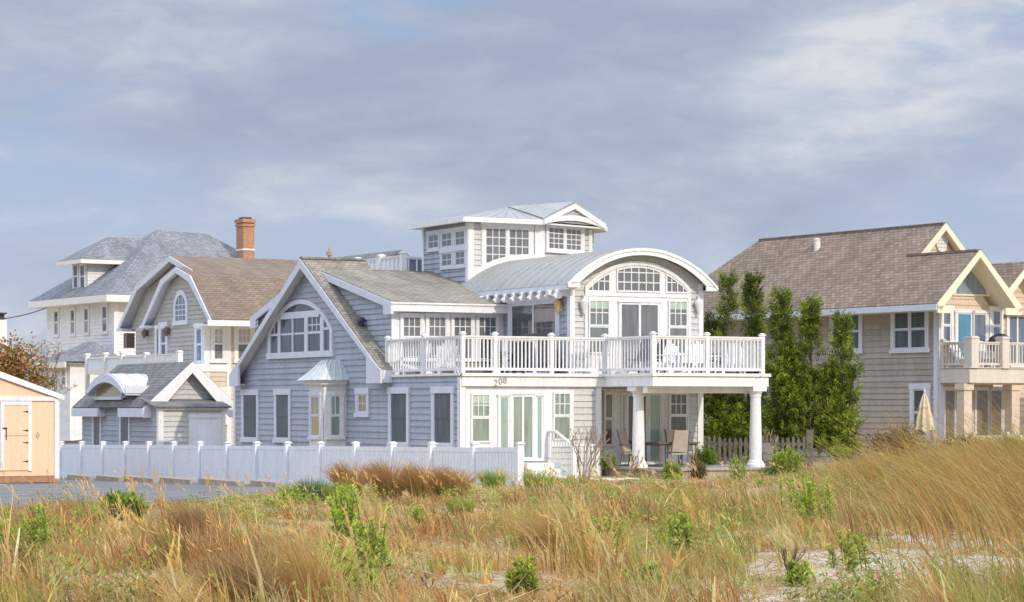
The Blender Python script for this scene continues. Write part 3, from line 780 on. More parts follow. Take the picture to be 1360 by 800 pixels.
railing(DK, M, (ad-.0, .04), (.03, .04), ZD, hz, [.05, LF.S(562)-ad, .03-ad-.0], pitch=.17, bw=.034)
railing(DK, M, (.03, .04), (.03, b8), ZD, hz, [RF.S(655), RF.S(730), b8-.05])
railing(DK, M, (.03, b8+.02), (aD-.05, b8+.02), ZD, hz, [aD-.09], pitch=.16, bw=.034)
railing(DK, M, (aD-.05, b8+.05), (aD-.05, bN-.12), ZD, hz, [fDD.S(940)-b8-.05, bN-.2-b8])
railing(DK, M, (aD-.05, bN-.1), (a2+.05, bN-.1), ZD, hz, [])
# number on the fascia
def text(par, face, s, z, d, body, size, mat, name, off=None):
    cu = bpy.data.curves.new(name, 'FONT'); cu.body = body; cu.size = size; cu.extrude = .012; cu.align_x = 'CENTER'; cu.align_y = 'CENTER'
    if off is not None: cu.offset = off
    o = bpy.data.objects.new(name, cu); COL.objects.link(o); o.parent = par
    t = par
    while t.parent: t = t.parent
    b = Vector(face.v(s, z, d))-Vector(t['_o'])
    r, n = face.r, face.n
    o.matrix_local = Matrix(((r[0], 0, n[0], b.x), (r[1], 0, n[1], b.y), (0, 1, 0, b.z), (0, 0, 0, 1)))
    cu.materials.append(mat)
    bpy.context.view_layer.update(); me = bpy.data.meshes.new_from_object(o.evaluated_get(bpy.context.evaluated_depsgraph_get())); q = bpy.data.objects.new(name, me); COL.objects.link(q); q.parent = par; q.matrix_local = o.matrix_local.copy()
    if not me.materials: me.materials.append(mat)
    bpy.data.objects.remove(o); return q
for ch, px, py in (('2', 656, 509), ('0', 662.3, 507), ('8', 668.2, 505.5)):
    s, z = RF.P(px, py); text(H, RF, s, z, .115, ch, .27, GREYM, 'house_number')
# small gull ornament near the right end of the fascia
s, z = fDD.P(1008, 501); m = MB(); m.tube([fDD.v(s-.14, z-.04, .08), fDD.v(s-.04, z+.07, .09), fDD.v(s, z, .10), fDD.v(s+.07, z+.08, .09), fDD.v(s+.15, z+.0, .08)], [.012, .025, .03, .025, .01], 5)
m.build('gull_ornament', GREYM, H)
# columns
def column(a, b, zb, ztop, r0=.178):
    prof = [(r0*1.55, 0), (r0*1.55, .09), (r0*1.35, .12), (r0*1.30, .18), (r0*1.05, .22), (r0*1.02, .9), (r0*.86, ztop-zb-.34), (r0*.98, ztop-zb-.33), (r0*.98, ztop-zb-.28), (r0*.9, ztop-zb-.27), (r0*1.25, ztop-zb-.19), (r0*1.25, ztop-zb-.17)]
    m = MB(); m.lathe((a, b, zb), prof, 28); m.box(a-r0*1.35, a+r0*1.35, b-r0*1.35, b+r0*1.35, ztop-.17, ztop)
    m.build('porch_column', WHITE, H, label=None)
ZP = .29
f1c = Lf(M, b8+.22); c1 = f1c.S(848); column(c1, b8+.22, ZP, zf0+.03)
f2c = Lf(M, bN-.32); c2 = f2c.S(1003.5); column(c2, bN-.32, ZP, zf0+.03)
print('cols', c1, c2)
# porch floor
m = MB(); m.box(a2, aD+.5, bS+.3, bN+.4, -.3, ZP-.06); m.build('porch_base', WOODT, H)
m = MB(); k = bS+.25
while k < bN+.45:
    m.box(a2+.04, aD+.56, k, k+.135, ZP-.058, ZP); k += .145
m.build('porch_floor', DECKW, H)
# ================================================================= ROOF DECK OF THE BEACH HOUSE
rb = 4.3; zq_ = 6.15
fr_ = Lf(M, rb); r0, r1 = fr_.S(472), fr_.S(535)
m = MB(); m.box(r0, r1, rb, rb+3, 4.2, zq_); rd = m.build('roof_deck', SIDING, H)
zr_ = fr_.P(535, 357)[1]; htop = fr_.P(535, 338.5)[1]
railing(rd, M, (r0, rb+.05), (r1, rb+.05), zq_, htop-zq_, [.06, (r1-r0)*.52, r1-r0-.06], pitch=.32, bw=.12, pw=.2)
railing(rd, M, (r1, rb+.05), (r1, rb+2.6), zq_, htop-zq_-.05, [.9], pitch=.3, bw=.05, pw=.1)
m = MB(); m.box(r1-.03, r1-.01, rb+.15, rb+2.6, zq_+.2, htop-.15); m.build('glass_screen', G_SKYB, rd)

# ================================================================= GARAGE
A = Frame(298, 88, -1080)
GAR = thing('garage', 'small grey garage with steep gable and arched metal eyebrow dormer behind white fence', 'garage', A, 0, 0, 0)
fg = Rf(A, 0); bl = fg.S(211); fl = Lf(A, bl); agl = fl.S(109.5)
zt = fg.P(255, 541)[1]
gp = Rf(A, -.75); bp, zp = gp.P(255, 480); bf0, zf0_ = gp.P(190, 541)
gsl = (zp-zf0_)/(bp-bf0); bf1 = bp+(bp-bf0); aw_ = -1.15
print('garage', bl, agl, zt, bp, zp, bf0, zf0_, bf1, gsl)
m = MB(); m.box(agl+.012, -.012, bl+.012, -.012, -.9, zt)
m.clap(fl, [(agl, -.9), (0, -.9), (0, zt), (agl, zt)])
m.prism(Rf(A, aw_-.012), [(bl+.02, zt-.05), (-.02+.3, zt-.05), (bp, zp-.2)], agl-aw_+.1, 0)
m.build('side_wall', SIDING, GAR)
m = MB(); m.clap(fg, [(bl, -.9), (0, -.9), (0, zt), (bl, zt)])
m.clap(Rf(A, aw_), [(bf0+.35, zt-.1), (bf1-.35, zt-.1), (bp, zp-.25)]); m.build('front_wall', SIDINGW, GAR)
m = MB()
m.fbox(fg, bl-.03, bl+.16, -.9, zt, 0, .05); m.fbox(fl, -.13, .02, -.9, zt, 0, .045); m.fbox(fg, -.14, .03, -.9, zt, 0, .05)
m.fbox(fg, bl-.1, .12, zt-.10, zt+.02, .0, .12)
m.build_each('corner_board', WHITE, GAR)
m = MB(); ab_ = agl-.3
m.slab([(-.75, bp, zp), (ab_, bp, zp), (ab_, bf0, zf0_), (-.75, bf0, zf0_)], .10)
m.slab([(ab_, bp, zp), (-.75, bp, zp), (-.75, bf1, zf0_), (ab_, bf1, zf0_)], .10)
m.build('roof', SHDRK, GAR)
m = MB(); m.slab([(aw_+.02, bl-.25, zt+.30), (.22, bl-.25, zt+.02), (.22, .2, zt+.02), (aw_+.02, .2, zt+.30)], .05); m.build('pent_roof', SHDRK, GAR)
m = MB(); gq = Rf(A, -.76)
m.prism(gq, [(bf0, zf0_-.38), (bf0+.4, zf0_-.38), (bp, zp-.42), (bp, zp-.03), (bf0, zf0_-.03)], -.02, .06)
m.prism(gq, [(bp, zp-.42), (bf1-.4, zf0_-.38), (bf1, zf0_-.38), (bf1, zf0_-.03), (bp, zp-.03)], -.02, .06)
m.build('rake_board', WHITE, GAR)
m = MB(); fe = Lf(A, bf0)
e0, e1 = fe.S(130), fe.S(157)
m.fbox(fe, ab_, e0, zf0_-.36, zf0_-.04, -.03, .03); m.fbox(fe, e1, -.72, zf0_-.36, zf0_-.04, -.03, .03)
m.box(ab_, e0, bf0, bl+.1, zf0_-.36, zf0_-.32); m.box(e1, -.75, bf0, bl+.1, zf0_-.36, zf0_-.32)
m.box(e0-.03, e0+.03, bf0, bl, zf0_-.36, zf0_-.02); m.box(e1-.03, e1+.03, bf0, bl, zf0_-.36, zf0_-.02)
m.build('eave_fascia', TRIM, GAR)
for x0, x1 in ((126, 134.5), (162, 172.5)): window(GAR, fl, fl.box(x0, 552, x1, 594), G_SCRN, 'screen', cas=.13, casmat=TRIM)
x = fg.box(255, 555, 288, 605); m = MB(); m.fbox(fg, x[0], x[1], x[2]-.5, x[3], .01, .035)
for k in range(1, 3): m.fbox(fg, x[0]+.1, x[1]-.1, x[2]-.4+.7*(k-1), x[2]+.15+.7*(k-1), .03, .045)
dm = m.build('door', WHITE2, GAR)
m = MB(); m.fbox(fg, x[0]-.14, x[0], x[2]-.5, x[3], 0, .06); m.fbox(fg, x[1], x[1]+.14, x[2]-.5, x[3], 0, .06); m.fbox(fg, x[0]-.16, x[1]+.16, x[3], x[3]+.16, 0, .07); m.build('door_frame', WHITE, dm)
# eyebrow dormer
fd = Lf(A, bf0-.05); d0, zd0 = fd.P(114.5, 521); d1, zd1 = fd.P(166.5, 523); zd = (zd0+zd1)/2; dri = fd.P(141, 496.5)[1]-zd
oa = arc(d0, d1, zd, dri, 20)
ED = MB(); ED.ring(fd, oa, [(p[0], p[1]-.1) for p in oa], -2.6, 0)
for k in (.02, .62, 1.22, 1.82): ED.ring(fd, [(p[0], p[1]+.025) for p in oa], oa, -k-.03, -k)
ED.build('dormer_roof', COPPER, GAR)
m = MB(); m.ring(fd, [(p[0], p[1]-.02) for p in oa], arc(d0+.35, d1-.35, zd+.0, dri-.33, 20), -.02, .05)
m.fbox(Rf(A, d1), bf0-.05, bf0+1.7, zd-.02, zd+.26, -.04, .03); m.build('dormer_fascia', TRIM, GAR)
m = MB(); w0, w1 = fl.S(131), fl.S(163); wz = fl.P(146, 527)[1]; fa_ = Lf(A, bl-.10)
ia = arc(w0, w1, wz+.25, fl.P(146, 507)[1]-wz-.25, 16)
m.prism(fa_, [(w0-.45, wz-.05), (w1+.35, wz-.05)]+[(p[0], p[1]) for p in arc(w0-.45, w1+.35, wz+.30, dri-.42, 16)[::-1]], -1.2, -.06); m.build('dormer_wall', SIDING, GAR)
m = MB(); m.ring(fa_, arc(w0-.12, w1+.12, wz+.2, fl.P(146, 507)[1]-wz-.06, 16), ia, -.06, .0); m.fbox(fa_, w0-.15, w1+.15, wz-.12, wz, -.06, .03); m.fbox(fa_, w0-.12, w0, wz, wz+.25, -.06, 0); m.fbox(fa_, w1, w1+.12, wz, wz+.25, -.06, 0)
ww = m.build('arched_window', TRIM, GAR)
m = MB(); m.prism(fa_, [(w0, wz), (w1, wz)]+ia[::-1], -.05, -.03); m.build('pane', G_TAN, ww)

# ================================================================= ORANGE SHED
S_ = Frame(77, 80, -1080)
fs = Rf(S_, 0); zs_b = fs.P(60, 632)[1]
SHED = thing('storage_shed', 'light orange storage shed with white trimmed stable door at the edge of the lot', 'shed', S_, 0, 0, zs_b)
ws_ = 4.6; ze_ = fs.P(70, 527)[1]; sap = -ws_/2; zap = fs.P(0, 499)[1]; sx = fs.S(0); rs = (zap-ze_)/(-sx); za_ = ze_+rs*ws_/2
m = MB(); m.box(-4.5, -.005, -ws_, 0, zs_b, ze_); m.prism(fs, [(-ws_, ze_), (0, ze_), (sap, za_)], -4.5, 0); m.build('shed_wall', PEACH, SHED)
m = MB()
m.slab([(.06, sap, za_+.12), (-4.6, sap, za_+.12), (-4.6, -ws_-.2, ze_+.02), (.06, -ws_-.2, ze_+.02)], .06)
m.slab([(-4.6, sap, za_+.12), (.06, sap, za_+.12), (.06, .2, ze_+.02), (-4.6, .2, ze_+.02)], .06)
m.build('roof', SHDRK, SHED)
m = MB()
m.prism(fs, [(sap, za_-.08), (.18, ze_-.12), (.21, ze_+.035), (sap, za_+.135)], .062, .10); m.prism(fs, [(-ws_-.18, ze_-.12), (sap, za_-.08), (sap, za_+.135), (-ws_-.21, ze_+.035)], .062, .10)
m.fbox(fs, -ws_, 0, ze_-.14, ze_+.0, .0, .045); m.fbox(fs, -.13, .03, zs_b-.1, ze_-.14, 0, .05); m.fbox(Lf(S_, 0), -.1, .02, zs_b-.1, ze_, .0, .02)
m.fbox(fs, -ws_, -ws_+.13, zs_b-.1, ze_-.14, 0, .05)
m.build('trim', WHITE, SHED)
x = fs.box(5, 538, 37, 625); m = MB(); m.fbox(fs, x[0], x[1], x[2], (x[2]+x[3])/2+.05, .0, .03); m.fbox(fs, x[0], x[1], (x[2]+x[3])/2+.07, x[3], .0, .03); dd = m.build('door', PEACH, SHED)
m = MB(); m.fbox(fs, x[0]-.12, x[0], x[2], x[3], 0, .05); m.fbox(fs, x[1], x[1]+.12, x[2]-.02, x[3], 0, .05); m.fbox(fs, x[0]-.12, x[1]+.12, x[3], x[3]+.12, 0, .05); m.build('door_frame', WHITE, dd)
m = MB()
for q in (547, 572, 588, 613): z = fs.P(34, q)[1]; m.prism(fs, [(x[1]-.2, z), (x[1]+.02, z-.035), (x[1]+.02, z+.035)], .03, .04)
m.build('hinge', DARKM, dd)
m = MB(); z = fs.P(5, 570)[1]; m.fbox(fs, x[0]-.06, x[0]+.1, z, z+.05, .04, .06); m.fbox(fs, x[0]+.06, x[0]+.09, z-.35, z, .03, .05); m.build('latch', DARKM, dd)
m = MB(); s, z = fs.P(50, 578)
m.tube([fs.v(s, z-.10, .02), fs.v(s+.05, z-.02, .03), fs.v(s, z+.1, .02), fs.v(s-.06, z+.01, .03), fs.v(s, z-.1, .02)], .012, 5); m.build('wall_emblem', BRASS, SHED)
m = MB(); m.box(-4.5, -.03, -ws_+.1, -.06, zs_b-.45, zs_b); m.fbox(fs, -ws_+.05, .0, zs_b-.22, zs_b-.03, -.1, .02); m.build('skid_base', painted('red_timber', (.42, .22, .13), rough=.9, var=.25), SHED)

# ================================================================= GAMBREL HOUSE
G = Frame(272, 105, -1080)
GH = thing('gambrel_house', 'taupe house with double gambrel front and russet shingle roof', 'house', G, 0, 0, 0)
gi, go = Lf(G, -.32), Lf(G, .22)
ai, zi = gi.P(234, 354.5); abk, zbk = gi.P(254, 366); aft, zft = gi.P(281, 424)
ao, zo = go.P(226.5, 340); alb, zlb = go.P(181, 379); alf, zlf = go.P(157, 433)
il_b = 2*ai-abk; il_f = gi.S(189); zi_f = zft
prof_i = [(il_f, zi_f), (il_b, zbk), (ai, zi), (abk, zbk), (aft, zft)]
prof_o = [(alf, zi_f), (alb, zlb), (ao, zo), (abk, zbk), (aft, zft)]
print('gambrel', [tuple(round(v, 2) for v in p) for p in prof_i], [tuple(round(v, 2) for v in p) for p in prof_o])
m = MB(); mso = MB(); BG = 16
def rs_(p, q, b0, b1, t=.12):   # p higher-left..; strips run along b
    m.soffits([(p[0], b1, p[1]), (p[0], b0, p[1]), (q[0], b0, q[1]), (q[0], b1, q[1])], t, mso)
rs_(prof_i[3], prof_i[4], -.32, BG); rs_(prof_o[2], prof_o[3], .22, BG); rs_(prof_i[2], prof_i[3], -.32, .8); rs_(prof_i[1], prof_i[2], -.32, .9); rs_(prof_i[0], prof_i[1], -.32, .9)
rs_(prof_o[1], prof_o[2], .22, BG); rs_(prof_o[0], prof_o[1], .22, BG)
gro = m.build('roof', SHRED, GH); mso.build('soffit', TRIM, gro)
m = MB()
for pr, f in ((prof_i, Lf(G, -.33)), (prof_o, Lf(G, .21))):
    up = [(p[0], p[1]-.02) for p in pr]; lo = [(p[0]+(.22 if i in (0, 1) else (-.22 if i in (3, 4) else 0)), p[1]-(.1 if i in (0, 4) else .26)) for i, p in enumerate(pr)]
    m.ring(f, up, lo, -.02, .05)
m.box(il_f+.05, il_f+.75, -.5, .5, zi_f-.16, zi_f-.04); m.box(alf+.05, alf+.8, .1, 1.0, zi_f-.16, zi_f-.04)
m.build('rake_board', TRIM, GH)
gf = Lf(G, 0); gr = Rf(G, 0); gbk = Lf(G, .65)
gl = gf.S(180.5)
m = MB()
def shrink(pr, dz): return [(pr[0][0]+.4, pr[0][1]-.1), (pr[4][0]-.35, pr[4][1]-.1), (pr[3][0]-.05, pr[3][1]-dz), (pr[2][0], pr[2][1]-dz), (pr[1][0]+.15, pr[1][1]-dz)]
m.clap(gf, [(gl, -1), (0, -1), (0, zi_f-.1), (gl, zi_f-.1)], h=.2); m.clap(gf, [(il_f+.5, zi_f-.1)]+shrink(prof_i, .25)[1:], h=.2)
m.clap(gbk, [(alf+.5, zi_f-.1)]+shrink(prof_o, .25)[1:], h=.2)
m.box(gl+.02, -.012, .012, BG, -1, zi_f-.15)
m.prism(Lf(G, .7), shrink(prof_o, .3), -12, 0); m.prism(Lf(G, .015), shrink(prof_i, .3), -1, 0)
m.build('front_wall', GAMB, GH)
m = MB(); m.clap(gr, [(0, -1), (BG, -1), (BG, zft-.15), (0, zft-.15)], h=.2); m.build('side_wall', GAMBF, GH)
m = MB(); m.fbox(gf, -.16, .03, -1, zft-.2, 0, .05); m.fbox(gr, -.05, .22, -1, zft-.2, 0, .05); m.box(-.1, aft, -.5, BG, zft-.26, zft-.2); m.fbox(Rf(G, aft), -.5, BG, zft-.28, zft-.04, -.04, .04)
for px in (303.5,): s = gr.S(px); m.fbox(gr, s-.1, s+.1, -1, zft-.2, 0, .06)
m.build_each('corner_board', WHITE, GH)
x = gf.box(234.5, 398, 248, 426); AR = arc(x[0], x[1], x[3]-.25, .45, 10); m = MB()
m.ring(gf, arc(x[0]-.22, x[1]+.22, x[3]-.25, .68, 10), AR, 0, .07); m.fbox(gf, x[0]-.22, x[0], x[2], x[3]-.25, 0, .07); m.fbox(gf, x[1], x[1]+.22, x[2], x[3]-.25, 0, .07); m.fbox(gf, x[0]-.28, x[1]+.28, x[2]-.2, x[2], 0, .1)
for k in (1, 2): s = x[0]+(x[1]-x[0])*k/3; m.fbox(gf, s-.025, s+.025, x[2], x[3]+.1, .03, .06)
for k in (1, 2, 3): z = x[2]+(x[3]-x[2])*k/4; m.fbox(gf, x[0], x[1], z-.02, z+.02, .03, .06)
aw = m.build('arched_window', TRIM, GH); m = MB(); m.prism(gf, [(x[0], x[2]), (x[1], x[2])]+AR[::-1], .02, .04); m.build('pane', G_SKYB, aw)
window(GH, gf, gf.box(208.5, 436, 212, 480), G_DARK, 'plain', cas=.1); window(GH, gf, gf.box(215, 436, 221.5, 478), G_DARK, 'dhp', cas=.22, casmat=TRIM)
window(GH, gf, gf.box(262, 436, 269, 480), G_SKYB, 'dhp', cas=.18, casmat=TRIM)
window(GH, gr, gr.box(283.5, 436, 296.5, 478), G_GREY, 'dh', 2, 2, cas=.16, blind=.40); window(GH, gr, gr.box(315, 436, 333, 478), G_GREY, 'dh', 3, 2, cas=.16, blind=.42)
window(GH, gr, gr.box(283.5, 520, 296.5, 560), G_GREY, 'dh', 2, 2, cas=.16)
for px, py in ((197, 444), (226, 441)):
    s, z = gf.P(px, py); m = MB(); c = gf.v(s, z, .2); m.lathe(c, [(.05, -.2), (.13, .0), (.15, .12), (.03, .25)], 8); m.fbox(gf, s-.06, s+.06, z-.1, z+.2, 0, .1); m.build('wall_lantern', BRONZE, GH)
m = MB(); s, z = gbk.P(178, 452.5); m.fbox(gbk, s-.35, s+.1, z-.35, z+.35, 0, .4); m.build('wall_vent', BRONZE, GH)
# its raised deck with a solid white screen and a short balustrade
bdk = -2.2; fdk = Lf(G, bdk); q0, q1, q2 = fdk.S(116.5), fdk.S(192), fdk.S(238); zdk = fdk.P(215, 485)[1]
m = MB(); m.box(q0, q2+.4, bdk-.05, -.05, zdk-.3, zdk); gd = m.build('deck', WHITE, GH)
ztp_ = fdk.P(150, 473.5)[1]; m = MB(); m.fbox(fdk, q0, q1, ztp_-.08, ztp_, -.04, .06)
n = 40
for k in range(n): s = q0+(q1-q0)*(k+.5)/n; m.fbox(fdk, s-.07, s+.07, zdk, ztp_-.08, -.02, .015)
m.build('privacy_screen', WHITE2, gd)
for px in (116.8, 141, 164):
    s = fdk.S(px); m = MB(); m.fbox(fdk, s-.1, s+.1, -1, ztp_+.1, -.05, .12); m.fbox(fdk, s-.14, s+.14, ztp_+.1, ztp_+.2, -.09, .16); m.build('post', WHITE, gd)
railing(gd, G, (q1, bdk+.05), (q2, bdk+.05), zdk, fdk.P(215, 470.5)[1]-zdk, [.1, q2-q1-.1], pitch=.3, bw=.13, pw=.22)

# ================================================================= WHITE HOUSE
W_ = Frame(152, 140, -1450)
WH = thing('white_house', 'tall white clapboard house with grey hipped roof and brick chimney', 'house', W_, 0, 0, -1)
wl_, wr_ = Lf(W_, 0), Rf(W_, 0); al = wl_.S(62.5); zE_ = zat(398, 140); zg = -1.5; Bd = 13.5
m = MB(); m.box(al+.01, -.012, .012, Bd, zg, zE_); m.clap(wl_, [(al, zg), (0, zg), (0, zE_), (al, zE_)], h=.2); m.clap(wr_, [(0, zg), (Bd, zg), (Bd, zE_), (0, zE_)], h=.2); m.build('wall', WSIDE, WH)
ov_ = .85; ze2 = zat(392, 140)
c = [(al-ov_, -ov_), (ov_, -ov_), (ov_, Bd+ov_), (al-ov_, Bd+ov_)]
Wm = (al)/2; hw = (-al)/2+ov_; fm = Face(W_, Wm, 0, (0, 1)); br0, zrd = fm.P(208, 305.5); br1 = fm.S(274)
print('white', al, ze2, br0, br1, zrd)
P = [(x, y, ze2) for x, y in c]; R0, R1 = (Wm, br0, zrd), (Wm, br1, zrd-.1)
m = MB(); m.face([P[0], P[1], R0]); m.face([P[1], P[2], R1, R0]); m.face([P[2], P[3], R1]); m.face([P[3], P[0], R0, R1]); m.face([P[3], P[2], P[1], P[0]])
m.build('roof', SHGRY, WH)
m = MB()
for i in range(4):
    p, q = c[i], c[(i+1) % 4]; f = Face(W_, p[0], p[1], (q[0]-p[0], q[1]-p[1])); m.fbox(f, 0, math.hypot(q[0]-p[0], q[1]-p[1]), ze2-.42, ze2-.02, -.05, .03)
m.box(al-ov_+.05, ov_-.05, -ov_+.05, Bd+ov_-.05, ze2-.44, ze2-.40)
m.build('eave_fascia', EAVEW, WH)
m = MB(); m.fbox(wl_, -.2, .03, zg, zE_, 0, .05); m.fbox(wr_, -.05, .22, zg, zE_, 0, .05); m.build_each('corner_board', WHITE, WH)
for x0, x1, y0, y1 in ((73, 78, 413, 445), (95, 99.8, 411.5, 444), (113, 118, 410, 442.5), (137, 142.5, 407, 441)):
    window(WH, wl_, wl_.box(x0, y0, x1, y1), G_DARK, 'dhp', cas=.16, casmat=WSIDE)
window(WH, wl_, wl_.box(119, 461, 121.5, 473), G_DARK, 'plain', cas=.06, casmat=WSIDE)
window(WH, wl_, wl_.box(105, 485, 109, 520), G_DARK, 'dhp', cas=.1, casmat=WSIDE)
# hip dormer on the shaded slope
fdm = Lf(W_, .1); d0, d1 = fdm.S(96.5), fdm.S(116); zdb = fdm.P(105, 387)[1]; zdt = fdm.P(105, 346)[1]; bdd = 8.0
m = MB(); m.box(d0, d1-.01, 0.12, bdd, zdb-1, zdt); m.clap(fdm, [(d0, zdb-.6), (d1, zdb-.6), (d1, zdt), (d0, zdt)], h=.2); m.clap(Rf(W_, d1), [(.1, zdb-.6), (bdd, zdb-.6), (bdd, zdt), (.1, zdt)], h=.2); m.build('dormer_wall', WSIDE, WH)
oo = .7; c4 = [(d0-oo, 0.1-oo), (d1+oo, 0.1-oo), (d1+oo, bdd), (d0-oo, bdd)]; P = [(x, y, zdt-.02) for x, y in c4]; dm_ = (d0+d1)/2; zpk = fdm.P(131, 317.5)[1]+.35
R0, R1 = (dm_, 1.9, zpk), (dm_, bdd, zpk)
m = MB(); m.face([P[0], P[1], R0]); m.face([P[1], P[2], R1, R0]); m.face([P[3], P[0], R0, R1]); m.face([P[3], P[2], P[1], P[0]]); m.build('dormer_roof', SHGRY, WH)
m = MB()
for i in (0, 1): p, q = c4[i], c4[i+1]; f = Face(W_, p[0], p[1], (q[0]-p[0], q[1]-p[1])); m.fbox(f, 0, math.hypot(q[0]-p[0], q[1]-p[1]), zdt-.28, zdt-.04, -.05, .03)
m.build('dormer_fascia', EAVEW, WH)
window(WH, fdm, fdm.box(98.5, 352, 104, 383), G_DARK, 'dhp', cas=.12, casmat=WSIDE); window(WH, fdm, fdm.box(107.5, 352, 113, 383), G_DARK, 'dhp', cas=.12, casmat=WSIDE)
# porch wing at the left
pw0, pw1 = wl_.S(46), wl_.S(97); fpw = Lf(W_, -3.2); zpe = fpw.P(75, 481)[1]; p0, p1 = fpw.S(62), fpw.S(93); zpt = wl_.P(80, 458)[1]
m = MB(); m.box(p0, p1, -3.2, -.02, zg, zpe-.1); m.build('porch_wall', WSIDE, WH)
m = MB(); q = [(p0-.5, -3.7, zpe), (p1+.5, -3.7, zpe), (p1+.5, .2, zpe), (p0-.5, .2, zpe)]; r0_, r1_ = (p0+1.2, -1.2, zpt), (p1-1.2, -1.2, zpt)
m.face([q[0], q[1], r1_, r0_]); m.face([q[1], q[2], r1_]); m.face([q[2], q[3], r0_, r1_]); m.face([q[3], q[0], r0_]); m.face(q[::-1]); m.build('porch_roof', SHGRY, WH)
m = MB(); m.fbox(Lf(W_, -3.7), p0-.5, p1+.5, zpe-.35, zpe-.02, -.05, .03); m.build('porch_fascia', EAVEW, WH)
window(WH, fpw, fpw.box(69.5, 497, 74, 516), G_DARK, 'plain', cas=.12, casmat=WSIDE); window(WH, fpw, fpw.box(83.5, 489, 88, 512), G_DARK, 'dhp', cas=.12, casmat=WSIDE)
# chimney
ch = fm; bc, zc = Face(W_, 0, 0, (0, 1)).P(330, 296); cw = .46
fch = Rf(W_, -1.5); bc = fch.S(330.5); zct = fch.P(330, 291)[1]
m = MB(); m.box(-1.5-2*cw, -1.5, bc-.38, bc+.38, 7, zct-.22); m.box(-1.57-2*cw, -1.43, bc-.43, bc+.43, zct-.45, zct-.30); m.box(-1.6-2*cw, -1.40, bc-.45, bc+.45, zct-.22, zct); CH = m.build('chimney', BRICK, WH)
m = MB(); m.box(-1.5-2*cw+.15, -1.65, bc-.28, bc+.28, zct, zct+.12); m.build('chimney_pot', DARKM, CH)
m = MB(); z = fch.P(330, 331)[1]; m.box(-1.53-2*cw, -1.46, bc-.40, bc+.40, z-.08, z+.02); m.build('flashing', WHITE, CH)

# ================================================================= TAN HOUSE ON THE RIGHT
R = Frame(1247, 84, -1460)
RH = thing('tan_house', 'tan sided house with brown shingle roof, cream edged gables and a balcony', 'house', R, 0, 0, 0)
rl, rr = Lf(R, 0), Rf(R, 0)
aO = .95; fo_ = Rf(R, aO); bL, zL_ = fo_.P(1301, 331.5); bf_, zf_ = fo_.P(1244.5, 402.5); rsl = (zL_-zf_)/(bL-bf_); bLr = 2*bL-bf_
best = None
for k in range(0, 600):
    a = aO-.01*k; b, z = Rf(R, a).P(1255.5, 296); e = abs(zf_+(b-bf_)*rsl-z)
    if best is None or e < best[0]: best = (e, a, b, z)
_, aU, bU, zU = best
best = None
for k in range(0, 4000):
    a = -.01*k; f = Rf(R, a); s, z = f.P(1010, 317); e = abs(s-bU)
    if best is None or e < best[0]: best = (e, a, z)
_, aRe, _z = best; aEnd = aRe-(bU-bf_); bUr = 2*bU-bf_
print('tan: bL %.2f zL %.2f bf %.2f zf %.2f sl %.2f aU %.2f bU %.2f zU %.2f aRe %.2f' % (bL, zL_, bf_, zf_, rsl, aU, bU, zU, aRe))
m = MB()
mso = MB()
def zb(b): return zf_+(b-bf_)*rsl
m.soffits([(aO, bf_, zf_), (aO, bL, zL_), (aU-.0, bL, zL_), (aU-.0, bf_, zf_)], .14, mso)
m.soffits([(aU-.0, bf_, zf_), (aU-.0, bU, zU), (aRe, bU, zU), (aEnd, bf_, zf_)], .14, mso)
m.soffits([(aU, bU, zU), (aU, bUr, zf_), (aEnd, bUr, zf_), (aRe, bU, zU)], .14, mso)
m.soffits([(aRe, bU, zU), (aEnd, bUr, zf_), (aEnd, bf_, zf_)], .14, mso)
m.soffits([(aO, bL, zL_), (aO, bLr, zf_), (-4, bLr, zf_), (-4, bL, zL_)], .14, mso)
# further gable to the right
a3 = aO-1.6; q3, p3z = Rf(R, a3).P(1368, 347); z3 = zf_; w3 = (p3z-z3)/rsl; b3 = q3-w3
m.soffits([(a3, b3, z3), (a3, b3+w3, z3+w3*rsl), (-9, b3+w3, z3+w3*rsl), (-9, b3, z3)], .14, mso); m.soffits([(a3, b3+w3, z3+w3*rsl), (a3, b3+2*w3, z3), (-9, b3+2*w3, z3), (-9, b3+w3, z3+w3*rsl)], .14, mso)
roof = m.build('roof', SHBRN, RH); mso.build('soffit', CREAM, roof)
m = MB(); m.box(aRe, aU, bU-.10, bU+.10, zU-.09, zU+.015); m.box(aU-.6, aO, bL-.10, bL+.10, zL_-.09, zL_+.015); m.build('ridge_cap', SHBRN, roof)
m = MB(); b = bf_+(bU-bf_)*.8; f = Rf(R, aU); 
fx = Lf(R, bf_+(bU-bf_)*.80); s = fx.S(1085.5); m.lathe((s, bf_+(bU-bf_)*.80, zb(bf_+(bU-bf_)*.80)), [(.12, -.1), (.12, .32), (.16, .34), (.02, .4)], 10); m.build('roof_vent', WHITE, roof)
m = MB()
def gab(a, bl_, br_, bt, zl_, zt_, th=.27):
    f = Rf(R, a); m.prism(f, [(bl_, zl_-.16), (bl_+.12, zl_-th+.0), (bt, zt_-th), (bt, zt_-.02), (bl_, zl_-.02)], -.02, .05); m.prism(f, [(bt, zt_-th), (br_-.12, zl_-th), (br_, zl_-.16), (br_, zl_-.02), (bt, zt_-.02)], -.02, .05)
gab(aO, bf_, bLr, bL, zf_, zL_); gab(aU, bf_, bUr, bU, zf_, zU); gab(a3, b3, b3+2*w3, b3+w3, z3, z3+w3*rsl)
m.fbox(fo_, bf_, bf_+.75, zf_-.34, zf_-.10, -.02, .05); m.fbox(fo_, bLr-.8, bLr, zf_-.34, zf_-.10, -.02, .05)
m.build('rake_board', CREAM, RH)
